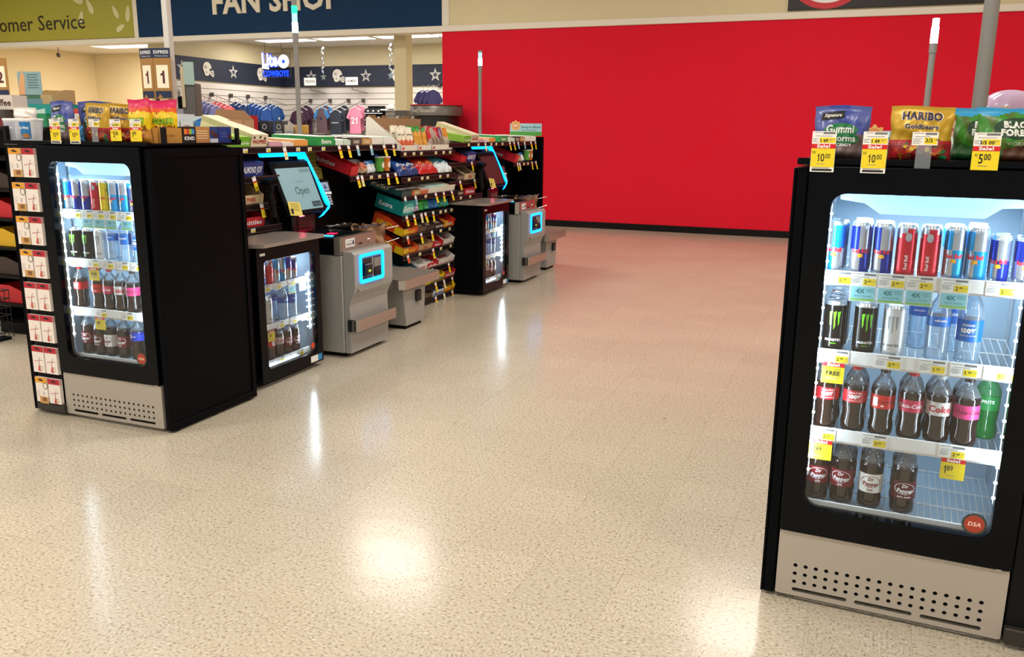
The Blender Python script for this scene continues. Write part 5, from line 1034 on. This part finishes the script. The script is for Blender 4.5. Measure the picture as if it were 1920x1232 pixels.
    def fr(z, k): return [(-3.40+.02*k, .08+.07*k, z), (-3.14-.01*k, .08+.07*k, z), (-3.14-.01*k, .45-.01*k, z), (-3.40+.02*k, .45-.01*k, z)]
    m = MB(); m.add(fr(.335, 0)+fr(.03, 1), [(0, 1, 2, 3), (4, 7, 6, 5), (0, 4, 5, 1), (1, 5, 6, 2), (2, 6, 7, 3), (3, 7, 4, 0)], GREY); m.build('pedestal', t)
    m = MB(); m.box(-3.145, .28, .20, -3.118, .35, .29, M('1a1b1d', .5), .008); m.build('handle', t)
    m = MB(); m.box(-3.37, .17, 0, -3.17, .42, .03, BLACKM); m.build('base', t)
checkout(0, 'nearer', True); checkout(3.2, 'farther', False)

# ================================================================ end caps around the two tall coolers
def endcap(base, rz, w0, w1, name, depth=.66, px_=0.0):
    """local frame as the cooler: front face y=0; w0..w1 outer width"""
    t = thing('end_cap_display', 'black end cap display with top tray around the cooler %s' % ('by the gift cards' if name == 'left' else 'below the balloon'), 'display frame', base, rz)
    for x0, x1, nm in ((w0, w0+.035, 'side_panel'), (w1-.035, w1, 'side_panel')):
        m = MB(); m.box(x0, .0, .012, x1, depth, 1.40, BLACK, .004); s_ = 1 if x1 == w1 else -1; xo = x1 if s_ > 0 else x0
        for a, b, c_, d_ in ((0, .03, .012, 1.40), (depth-.03, depth, .012, 1.40), (.03, depth-.03, .012, .05), (.03, depth-.03, 1.36, 1.40)): m.box(min(xo, xo+s_*.008), a, c_, max(xo, xo+s_*.008), b, d_, BLACK, .002)
        o = m.build('side_panel', t)
        for y in (.05, depth*.5, depth-.05): MB().cyl((x0+.018, y, 0), (x0+.018, y, .012), .016, M('2a2a2c', .3, .6), 10).build('levelling_foot', o)
    m = MB(); m.box(w0, .012, 1.413, w1, depth+.0, 1.425, BLACK, .003); m.box(w0, -.006, 1.410, w1, .012, 1.430, BLACKG, .003); m.box(w0, depth-.015, 1.425, w1, depth, 1.44, BLACK)
    m.box(px_, -.004, 1.42, px_+.022, .02, 1.50, BLACKM, .003); m.box(w1-.02, depth-.03, 1.42, w1, depth-.01, 1.50, BLACKM, .003); m.box(w1-.02, .10, 1.42, w1, .125, 1.50, BLACKM, .003)
    m.build('top_tray', t)
    MB().box(w0+.035, depth-.02, .03, w1-.035, depth, 1.40, BLACKM).build('rear_panel', t)
    return t
endcap(LB, 0, -.235, .70, 'left', px_=-.235); endcap(RB_, RZR, -.040, .90, 'right', px_=.012)
# gift card panel, left end cap
def giftcards(base, rz, x0, x1, who, cols):
    t = thing('gift_card_board', 'narrow black gift card board beside the cooler %s' % ('with the KIND cartons above' if who == 'left' else 'below the balloon'), 'display board', base, rz)
    m = MB(); m.box(x0, .004, .06, x1, .03, 1.40, BLACKM, .003); m.build('board', t); m = MB(); m.box(x0, -.02, .02, x1, .10, .07, M('2a2620', .5), .004); m.build('base_strip', t)
    return t
giftcards(LB, 0, -.198, .0, 'left', 2); giftcards(RB_, RZR, .662, .862, 'right', 2)
def card_mb(kind):
    m = MB(); s = front(-.0008); s2 = front(-.0014); w, h = .083, .142
    m.box(-w/2, 0, -h, w/2, .004, 0, M('f0e6de', .5)); top = M('e8a030' if kind == 'gold' else 'b81c30', .5); m.rect(-w/2, -.030, w/2, 0, top, s); m.poly([(-.022, -.012), (.0, -.007), (.020, -.016), (.018, -.020), (-.01, -.018)], INK, s2)
    if kind == 'gold':
        m.rect(-.02, -h, w/2, -.105, M('c89a58', .5), s); m.rect(.0, -.13, .03, -.11, M('8a5a30', .5), s2); m.ell(.028, -.045, .016, .018, M('2a2018', .5), s2, 16, 1, .85); m.text('2', .024, M('6a4a30', .5), s2, .014, -.094, 'C', .0); lines(m, s2, -.034, -.012, -.075, 4, .008, M('9aa0b0', .5))
    else:
        m.poly([(-.008, -.13), (.002, -.095), (.012, -.12), (.006, -.138)], M('c83a4a', .5), s); m.ell(.016, -.118, .010, .014, M('c8b890', .5), s2, 12, 1, .7); m.poly([(-.03, -.080), (.03, -.072), (.03, -.074), (-.03, -.083)], M('c86070', .5), s2); m.poly([(-.002, -.095), (.012, -.055), (.014, -.056), (.002, -.097)], M('b89a9a', .5), s2)
    return m.mesh('gift_card')
GC = {k: card_mb(k) for k in ('gold', 'red')}
zz = [1.392-i*.170 for i in range(8)]
pat = ['gr', 'gr', 'gr', 'gr', 'rr', 'rr', 'rr', 'gr']
for i in range(8):
    for j in range(2):
        k = 'gold' if pat[i][j] == 'g' else 'red'
        x = -.150+j*.092
        for q in range(3):
            if q == 0: lab = '%s topped gift card, %s column, %s row of the gift card board' % (k, ['outer', 'inner'][j], ORD[i])
            else: lab = '%s topped gift card stacked behind another, %s column, %s row' % (k, ['outer', 'inner'][j], ORD[i])
            one('gift_card', GC[k], lab, 'gift card', (LB[0]+x+.002*q, LB[1]-.020+q*.0055, zz[i]), 0, 'gift cards stacked behind, %s %s' % (ORD[i], j) if q else None)
M3R = Matrix.Translation(RB_) @ Matrix.Rotation(RZR, 4, 'Z')
for i, z in enumerate((1.38, 1.21, 1.04, .87, .70, .53)):
    k = 'red' if i % 2 else 'gold'
    one('gift_card', GC[k], '%s topped gift card beyond the cooler below the balloon, %s down' % (k, ORD[i]), 'gift card', tuple(M3R @ Vector((.735, -.02, z-.12))), RZR)

# goods standing on the left tray (z 1.43)
ZT = 1.4255
def tall(me, k):
    n = me.copy(); n.transform(Matrix.Diagonal((1.05, 1, k, 1))); return n
GUMMI2 = tall(GUMMI, 1.25); HARIBO2 = tall(HARIBO, 1.2); SOUR2 = tall(SOUR, 1.17); SOUR2.transform(Matrix.Diagonal((1.3, 1, 1, 1)))
def onl(name, me, x, y, label, cat, rz=0, z=ZT, rx=0, grp=None): return one(name, me, label, cat, (x, y, z), (rx, 0, rz), grp)
onl('candy_pouch', GUMMI2, -3.72, 3.27, 'blue gummi worm pouch on the tray beside the snack tubs', 'candy pouch', -.1)
onl('candy_pouch', GUMMI2, -3.60, 3.36, 'blue gummi pouch leaning behind the gummi pouch near the snack tubs', 'candy pouch', .35)
onl('candy_pouch', HARIBO2, -3.50, 3.28, 'gold gummy bear pouch on the KIND carton tray', 'candy pouch', -.12)
onl('candy_pouch', HARIBO2, -3.45, 3.37, 'gold gummy bear pouch behind another on the KIND carton tray', 'candy pouch', .3)
onl('candy_pouch', SOUR2, -3.235, 3.28, 'yellow and pink sour candy pouch standing over the 1.79 tag', 'candy pouch', -.05)
onl('candy_pouch', SOUR2, -3.21, 3.40, 'yellow and pink sour candy pouch behind the 1.79 tag pouch', 'candy pouch', .9)
onl('candy_pouch', simple_bag(.09, .08, '2a7ab0', '3a86b8', None, t=.03, seed=61), -3.60, 3.24, 'small teal blue pouch low between the gummi and gold pouches', 'candy pouch')
def tub(x, y, c, label, word):
    t = thing('snack_tub', label, 'tub', (x, y, ZT)); m = MB(); m.T = Matrix.Scale(1.22, 4); m.lathe([(.036, 0), (.045, .085)], M('e6e8ee', .35), 20); m.grid(lambda u, v: ((.0365+.0085*v)*math.sin((u-.5)*1.6), -(.0368+.0085*v)*math.cos((u-.5)*1.6), .008+.07*v), 8, 1, M(c, .4)); m.text(word, .014, PAPER, lambda a, z: (.0435*math.sin(a/.043), -.0435*math.cos(a/.043), z), 0, .05, 'C', .04, w=.055)
    if c[0] == '1': m.ell(.01, .022, .016, .010, M('a8713a', .5), lambda a, z: (.041*math.sin(a/.04), -.041*math.cos(a/.04), z), 12, 1)
    m.build('cup', t); MB().lathe([(.057, .101), (.058, .110), (.053, .112)], M('f0f0f0', .4), 20).build('lid', t)
tub(-4.03, 3.25, 'b8bcd0', 'white snack tub with printed back beside the blue cookie tub', 'Nutrition'); tub(-3.92, 3.25, '1a7ac0', 'blue cookie tub with white lettering beside the white tub', 'Chips Ahoy')
onl('snack_bag', simple_bag(.09, .085, 'e8e4e0', 'dcd8d4', "Hershey", '3a2a20', t=.03, seed=64), -4.14, 3.30, 'white lettered snack bag outside the white tub', 'snack bag', z=1.405)
for i, (x, k, who) in enumerate(((-3.662, 's1000', '10.00 sale tag in front of the gummi pouch'), (-3.537, 's1000', '10.00 sale tag beside the teal pouch'), (-3.276, 's500', '5.00 sale tag beside the gold pouch'), (-3.153, 's179', '1.79 sale tag before the sour pouch'))):
    shelf_tag(k, (x, 3.166, 1.535), 0, who+', KIND carton tray')
shelf_tag('w500', (-3.412, 3.170, 1.535), 0, 'small white and yellow tag before the gold pouch, KIND tray')
# boxes along the right side of the left tray, faces to +X
def onside(y, w, h, c, word, wc, label, sc=None, extra=None):
    m = carton(w, .12, h, c, word, wc, sc)
    if extra: extra(m)
    one('snack_carton', m, label, 'carton', (-3.135, y, ZT), R(90))
onside(3.28, .16, .072, 'b9853c', '', 'd8a868', 'tan snack carton beside the KIND box on the tray side', extra=lambda m: (m.text('be kind', .02, M('8a5a24', .5), front(-.001), .08, .03, 'C', .02),))
def kx(m):
    for i, c in enumerate(('e8802a', 'd03a2a', '8ab83a', '3a8ac8')): m.rect(.01+i*.018, .042, .028+i*.018, .068, M(c, .5), front(-.0022))
    m.text('KIND', .024, PAPER, front(-.0022), .046, .014, 'C', .03, w=.07); m.rect(.092, 0, .19, .078, M('b8804a', .5), front(-.0016)); lines(m, front(-.0024), .10, .18, .06, 4, .012, M('e8d0a8', .5), .004)
onside(3.445, .19, .078, '141414', '', 'ffffff', 'black and tan KIND bar carton facing the aisle on the tray side', '3a3030', kx)
onside(3.64, .06, .080, '1c3a78', '', 'ffffff', 'chocolate picture carton next to the KIND box', 'cdb8a0', lambda m: (m.ell(.02, .05, .012, .012, M('5a2a1c', .4), front(-.002), 12, 1), m.ell(.042, .035, .014, .012, M('4a2018', .4), front(-.0022), 12, 1), m.rect(0, 0, .06, .02, M('c8ccd8', .5), front(-.0012))))
onside(3.705, .10, .080, '18307c', '', '8aa8e0', 'deep blue snack pack at the rear end of the KIND tray side', '16285c', lambda m: (lines(m, front(-.0018), .02, .07, .05, 3, .01, M('7a98d8', .5)), m.ell(.085, .03, .012, .012, M('5a2a1c', .4), front(-.002), 12, 1)))
# open kraft boxes / round lid behind
t = thing('open_box', 'open brown cardboard box behind the KIND tray cartons', 'box', (-3.86, 4.42, 1.49), R(20)); m = MB(); m.box(0, 0, 0, .26, .004, .06, CARD); m.box(0, .2, 0, .26, .204, .06, CARD); m.box(0, 0, 0, .004, .2, .06, CARD); m.box(.256, 0, 0, .26, .2, .06, CARD); m.prism([(0, .06), (.26, .06), (.20, .12), (.02, .13)], 1, .2, .204, CARD); m.box(0, 0, 0, .26, .2, .004, CARD); m.build('box', t)
m = MB(); m.lathe([(.045, 0), (.048, .02), (.045, .05), (.03, .075), (.01, .085), (0, .086)], M('7a5040', .6), 18); one('round_tin', m, 'brown domed tin behind the chocolate picture carton', 'tin', (-3.30, 3.66, 1.4265))

# goods on the right tray
def onr(name, me, x, y, label, cat, rz=0, z=ZT, rx=0): return one(name, me, label, cat, tuple(M3R @ Vector((x, y, z))), (rx, 0, RZR+rz))
onr('candy_pouch', GUMMI, .065, .15, 'blue gummi worm pouch on the tray below the balloon', 'candy pouch', -.03)
onr('candy_pouch', HARIBO, .285, .15, 'gold gummy bear pouch on the tray below the balloon', 'candy pouch', .02)
onr('candy_pouch', BFOREST, .455, .20, 'green and blue forest worm pouch behind the larger one', 'candy pouch', -.35)
onr('candy_pouch', BFOREST, .515, .145, 'green and blue forest worm pouch in front under the balloon', 'candy pouch', .05)
for x, k, who in ((.032, 's1000', '10.00 sale tag before the gummi pouch'), (.170, 's1000', '10.00 sale tag before the 4X flower sign'), (.450, 's500', '5.00 sale tag before the forest pouches')): shelf_tag(k, tuple(M3R @ Vector((x, -.025, 1.507))), RZR, who+', balloon tray')
shelf_tag('w500', tuple(M3R @ Vector((.297, -.010, 1.507))), RZR, 'small white and yellow tag before the gold pouch, balloon tray')
bloom(tuple(M3R @ Vector((.108, .42, 1.43))), RZR, 'pale blue sign with 4X flower between the pouches below the balloon', .60, .20)
m = carton(.20, .10, .06, 'c8a890', 'WHOPPERS', 'a03040', 'b89880', 'cfb090'); one('candy_box', m, 'tan candy box lying behind the gold pouch below the balloon', 'candy box', tuple(M3R @ Vector((.36, .50, 1.475))), (0, R(-18), RZR))
m = carton(.16, .26, .035, 'e6efe8', '', '3a9a5a', 'cfe4d6', 'eef6f0')
for i in range(5): m.cyl((.016+.032*i, .02, .042), (.016+.032*i, .24, .042), .013, M('e4f2e8', .3), 8)
one('mint_tray', m, 'white and green tray of mint rolls below the balloon', 'mint tray', tuple(M3R @ Vector((.34, .30, 1.43))), (0, R(-10), RZR))
# balloons beyond the right tray
t = thing('foil_balloon', 'pale lilac foil balloon above the forest worm pouches', 'balloon', (.545, 4.15, 1.575)); m = MB(); LIL = M('c6abc8', .16, .12)
m.grid(lambda u, v: ((.125+.012*math.cos(10*2*PI*u))*math.sin(PI*v)*math.cos(2*PI*u), .07*math.sin(PI*v)*math.sin(2*PI*u)*1.0, (.105)*math.cos(PI*v)*(1)), 40, 16, LIL); m.build('balloon_skin', t, (0, 0, 0), (0, .25, 0)); m = MB(); m.tube([(0, 0, -.1), (0, .01, -.205)], .002, PAPER); m.build('ribbon', t)
t = thing('foil_balloon', 'magenta and yellow foil balloon beside the lilac one', 'balloon', (.66, 4.05, 1.57)); m = MB()
m.grid(lambda u, v: (.085*math.sin(PI*v)*math.cos(2*PI*u), .05*math.sin(PI*v)*math.sin(2*PI*u), .085*math.cos(PI*v)), 24, 12, None, lambda u, v: M('e01a70', .15, .3) if v < .55 else M('e8b01c', .2, .3)); m.build('balloon_skin', t)

# ================================================================ right-hand lane beyond the right cooler
t = thing('end_cap_shelving', 'black shelving block behind the cooler below the balloon', 'shelving', (-.02, 3.45, 0)); MB().box(0, 0, .02, 1.2, 2.4, 1.36, BLACK, .006).build('carcass', t)
for i, (y, x, label) in enumerate(((3.42, .345, 'thick grey post rising beside the lilac balloon'), (6.50, .345, 'slim grey light pole with white beacon behind the gold pouch'))):
    t = thing('status_pole', label, 'light pole', (x, y, 0)); PO = M('8d8a88', .4, .2)
    MB().cyl((0, 0, 0), (0, 0, 2.03), .024 if i == 0 else .020, PO, 14).build('pole', t); MB().cyl((0, 0, 2.02), (0, 0, 2.08), .024, PO, 14).build('collar', t)
    m = MB(); m.cyl((0, 0, 2.08), (0, 0, 2.18), .023, M('f4faff', .4, emit=6), 14); m.cyl((0, 0, 2.18), (0, 0, 2.235), .021, M('c8e8f0', .3, emit=1.6), 14); m.build('white_beacon', t)

# ================================================================ neighbouring lanes at the far left
def lane_rack(x, y0, y1, label, z_=1.34):
    t = thing('checkout_rack', label, 'candy rack', (x, y0, 0)); L_ = y1-y0
    MB().box(-.45, 0, 0, -.42, L_, z_, BLACK, .003).build('back_panel', t); MB().box(-.42, 0, .0, .0, L_, .08, BLACKM, .003).build('base_deck', t); MB().box(-.42, L_-.03, 0, 0, L_, z_, BLACK, .003).build('end_panel', t)
    for z in (.22, .43, .64, .85, 1.06, 1.28): MB().box(-.42, 0, z-.02, .0, L_, z, BLACKM, .003).build('shelf_board', t)
    return t
lane_rack(-5.62, 4.42, 5.60, 'black candy rack of the next lane seen past the gift cards')
LBX = [('c8202c', 'KitKat', 'ffffff'), ('d8301c', "Reese's", 'f2d020'), ('3a2a24', 'BUTTER', 'e8e0f0'), ('8a1c20', 'MILK', 'f0e0d0'), ('e0b020', 'PEANUT', '3a2418'), ('2a3a6a', 'CRUNCH', 'f0f0f8')]
for j, z in enumerate((.22, .43, .64, .85, 1.06)):
    for i in range(4):
        c_, w_, wc = LBX[(i+j*2) % 6]
        one('candy_carton', carton(.24, .26, .085, c_, w_, wc, open_=True, hb=.13), '%s candy carton, %s along the %s board of the next lane rack' % ({'c8202c': 'red', 'd8301c': 'orange red', '3a2a24': 'dark brown', '8a1c20': 'maroon', 'e0b020': 'yellow', '2a3a6a': 'navy'}[c_], ORD[i], RN[5-j-1] if j < 5 else ''), 'carton', (-5.64, 4.46+i*.27, z), R(90))
    for i in range(3): one('price_tag', FLY if (i+j) % 2 else FLW, 'price flag, %s along the %s board of the next lane rack' % (ORD[i], RN[5-j-1]), 'price tag', (-5.612, 4.55+i*.3, z-.002), (R(-16), R(10), R(90)))
# wire basket stack on the floor
t = thing('wire_basket', 'black wire basket beside the next lane rack on the floor', 'basket', (-5.72, 4.17, 0)); m = MB()
for z in (.06, .12, .18, .24, .30, .36): m.tube([(-.14, -.1, z), (.14, -.1, z), (.14, .12, z), (-.14, .12, z), (-.14, -.1, z)], .004, INK, 5)
for i in range(7):
    x = -.14+i*.28/6; m.tube([(x, -.1, .02), (x, -.1, .36)], .003, INK, 5); m.tube([(x, .12, .02), (x, .12, .36)], .003, INK, 5)
m.box(-.13, -.09, .0, .13, .11, .02, BLACKM); m.build('wire_body', t)
for i in range(4): one('hanger_pack', carton(.16, .14, .045, ['e8ecec', 'cfd8d4', 'dfe6ea', '9ab8a8'][i], '', '', 'b8bcbc'), 'white boxed pack stacked in the wire basket, %s from bottom' % ORD[i], 'boxed pack', (-5.80, 4.10, .025+.05*i), .1)

# ---- goods over the tops of the neighbouring lanes, long shelf at eye level
t = thing('lane_top_shelf', 'long black goods shelf above the neighbouring checkout lanes', 'shelf', (0, 0, 0)); m = MB(); m.box(-7.6, 5.62, 1.45, -4.75, 6.25, 1.48, BLACKM, .004); m.build('shelf_board', t); m = MB(); m.box(-7.6, 6.15, 0, -4.75, 6.2, 1.45, BLACK, .004); m.build('panel', t)
t = thing('lane_top_shelf', 'short black goods shelf carrying the toffee box', 'shelf', (0, 0, 0)); m = MB(); m.box(-6.2, 4.42, 1.47, -5.2, 4.75, 1.495, BLACKM, .004); m.box(-6.2, 4.70, 1.34, -5.2, 4.72, 1.47, BLACKM); m.build('shelf_board', t)
def LG(name, x, y, z, w, d, h, c, word='', wc='ffffff', desc='', cat='carton', rz=0.0, sc=None, tc=None, o=False): one(name, carton(w, d, h, c, word, wc, sc, tc, open_=o, hb=h*1.4), desc, cat, (x, y, z), (0, 0, rz))
LG('toffee_box', -5.82, 4.50, 1.612, .20, .14, .10, 'ece4dc', 'Toffee', '4a2a20', 'white toffee box with brown lettering on the grey box', 'box', .15)
LG('chocolate_box', -6.02, 4.43, 1.496, .45, .16, .055, '7a1c2c', '', 'd0a0a0', 'maroon chocolate carton under the grey box', 'carton')
LG('grey_box', -5.85, 4.48, 1.552, .20, .14, .058, '4a4640', '', '', 'dark grey box under the toffee box', 'box')
one('snack_bag', simple_bag(.20, .13, 'ece6e0', 'd8a880', None, t=.06, seed=71, split=.45), 'white snack bag with brown pictures beside the maroon carton', 'snack bag', (-5.45, 4.48, 1.496), (0, 0, .1))
LG('teal_carton', -6.98, 5.75, 1.60, .42, .24, .09, '0f8f88', '', '', 'teal carton tilted on the shelf behind the snack bag', 'carton', .1)
seq = [('3aa04a', 'ffffff'), ('e8f0ec', '2a8a5a'), ('1f8a5a', 'ffffff'), ('0f6a3a', 'ffffff'), ('c8483a', 'ffffff'), ('f0f0f0', '3a3a8a'), ('caa050', '5a3a20'), ('26304a', 'ffffff'), ('1a2238', 'ffffff'), ('2a2f3a', 'ffffff'), ('14402c', 'ffffff'), ('1b5a3c', 'ffffff'), ('6a5a50', 'ffffff'), ('8a8a90', 'ffffff'), ('e8e8ec', '2a6ab0')]
cn = ['leaf green', 'pale mint', 'mid green', 'deep green', 'brick red', 'white', 'tan', 'navy', 'dark navy', 'charcoal', 'bottle green', 'forest green', 'taupe', 'mid grey', 'off white']
for i in range(15):
    x = -7.0+i*.122; c_, wc = seq[i]
    one('goods_carton', carton(.108, .20, .10+.05*((i*5) % 3)/2, c_, '', wc, open_=(i % 3 == 1), hb=.17), '%s goods carton on the long lane shelf, %s' % (cn[i], nth(i, 15)), 'carton', (x, 5.66, 1.482), (0, 0, .05*((i*7) % 5-2)))
    if i % 3 == 1:
        for k_ in range(3): one('gum_pack', simple_bag(.045, .13, seq[(i+k_*4) % 15][0], 'e8e8e8', None, t=.03, seed=80+k_, split=.3), 'small %s pack in the %s lane carton' % (cn[(i+k_*4) % 15], cn[i]), 'gum pack', (x+.025+.03*k_, 5.72, 1.49), (R(-8), 0, .1*k_))
LG('kraft_box', -7.12, 5.95, 1.66, .22, .28, .12, 'b89868', '', '', 'open kraft box above the teal carton', 'box', .1, o=True)
for i, (x, c_, d_) in enumerate(((-5.15, 'cfd8d8', 'green and white'), (-5.0, '2f7ac0', 'blue and white'), (-4.86, '6a4a9a', 'purple'))):
    one('mint_carton', carton(.13, .22, .07, c_, '', 'ffffff', open_=True, hb=.11), '%s mint carton on the lane shelf below the number sign' % d_, 'carton', (x-.02, 5.67, 1.482), .0)
LG('red_snack', -5.0, 5.95, 1.482, .22, .2, .12, 'c8242c', '', '', 'red snack carton at the monitor end of the lane shelf', 'carton')
# promo stand (green / grey-blue card) and monitors
t = thing('promotion_card', 'green and grey blue promotion card above the teal carton', 'sign', (-7.19, 5.90, 1.482), .35); m = MB(); m.T = Matrix.Translation((0, 0, .114)) @ Matrix.Scale(1.13, 4); m.box(.05, 0, -.10, .12, .004, 0, M('3f6a50', .5)); m.box(-.02, 0, 0, .26, .004, .16, M('3f6a50', .5)); m.box(.02, -.004, .05, .24, .0, .13, M('5f8490', .5)); m.box(-.02, -.003, .16, .17, .003, .34, M('88a4a8', .5)); m.poly([(-.02, .16), (.03, .16), (.04, .30), (.02, .36), (-.01, .26)], M('d8a070', .5), front(-.0045)); lines(m, front(-.0045), .06, .15, .32, 6, .02, M('4a6a74', .5), .006); m.build('card', t)
t = thing('register_monitor', 'dark grey register monitor seen edge on with a sale card on top', 'monitor', (-5.80, 6.5, 1.48), .5); m = MB(); m.box(-.06, -.02, .0, .06, .22, .42, M('5a5652', .45), .008); m.box(-.11, .0, 0, -.06, .15, .30, BLACK, .012); m.build('case', t); m = MB(); m.box(-.03, .05, -1.48, .03, .11, 0, BLACKM, .004); m.build('stand', t); m = MB(); m.box(-.03, -.03, .40, .06, -.026, .60, M('9ab0a8', .5)); m.box(-.06, -.031, .20, -.03, -.026, .56, M('b8a888', .5)); m.build('sale_card', t)
# lane number signs
def lane_sign(loc, num, label, rz, express=True):
    t = thing('lane_sign', label, 'lane sign', loc, rz)
    TAN = M('a87a3c', .55); DB = M('14284a', .5)
    for s_ in (-1, 1):
        f_ = lambda x, z, s_=s_, e=.0: (s_*.105*1.0+x, .02*s_*0-.001-e, z)
        m = MB(); x0 = -.21 if s_ < 0 else .0
        m.box(x0, 0, .02, x0+.205, .006, .45, TAN, .003); m.rect(x0+.035, .13, x0+.17, .36, M('e6dcbe', .5, emit=.15), front(-.001)); m.text(num, .17, M('5a1420', .5), front(-.0016), x0+.103, .18, 'C', .03)
        if express: m.box(x0, -.001, .43, x0+.205, .006, .53, DB, .002); m.text('EXPRESS', .045, PAPER, front(-.002), x0+.103, .475, 'C', .02, w=.17); m.text('15 items or less', .02, PAPER, front(-.002), x0+.103, .445, 'C', .0, w=.15)
        m.rect(x0+.01, .03, x0+.195, .10, DB, front(-.001)); m.poly([(x0+.03, .03), (x0+.06, .07), (x0+.09, .03)], TAN, front(-.0016)); m.build('sign_face', t, (0, 0, 0), (0, 0, s_*.18))
    MB().box(-.02, .015, -loc[2], .02, .04, .45, M('3a3430', .5), .003).build('bracket', t)
    return t
lane_sign((-6.965, 7.30, 1.77), '1', 'twin tan and navy EXPRESS lane sign with number 1', 0)
lane_sign((-9.33, 7.30, 1.80), '2', 'tan lane sign with number 2 beyond the promotion card', 0, False)
for i, x in enumerate((-6.95, -6.65)):
    m = MB(); m.box(0, 0, 0, .20, .16, .13, M('d8d4cc', .5), .01); m.box(.02, -.002, .09, .18, 0, .095, GREYD); one('receipt_printer', m, 'pale grey receipt printer below the express sign, %s' % ['beside the brown bracket', 'beside the pale post'][i], 'printer', (x-.1, 7.0, 1.45), 0)
t = thing('register_counter', 'dark register counter under the lane sign', 'counter', (-7.4, 6.62, 0)); MB().box(0, 0, 0, 1.4, .62, 1.45, M('2a2624', .5), .005).build('cabinet', t)
# floor scraps
for i, (x, y, s_) in enumerate(((-.88, 4.4, .02), (-.40, 3.2, .014))):
    m = MB(); m.box(0, 0, 0, s_, .004, .0012, M('3a3a5a' if i == 0 else '9a8a70', .6)); one('paper_scrap', m, ['tiny dark scrap lying on the open floor', 'tiny tan scrap on the floor near the tall cooler'][i], 'scrap', (x, y, 0), .2)

# a thing with a single part is one mesh: fold the part into the thing
kids = {}
for o in bpy.data.objects:
    if o.parent: kids.setdefault(o.parent.name, []).append(o)
for o in list(bpy.data.objects):
    k_ = kids.get(o.name, [])
    if o.type == 'EMPTY' and not o.parent and len(k_) == 1 and k_[0].type == 'MESH' and k_[0].name not in kids:
        ch = k_[0]; mw = o.matrix_basis @ ch.matrix_basis; nm = o.name; pr = {p: o[p] for p in ('label', 'category', 'group') if p in o}
        bpy.data.objects.remove(o); ch.name = nm; ch.matrix_basis = mw
        for p, q in pr.items(): ch[p] = q
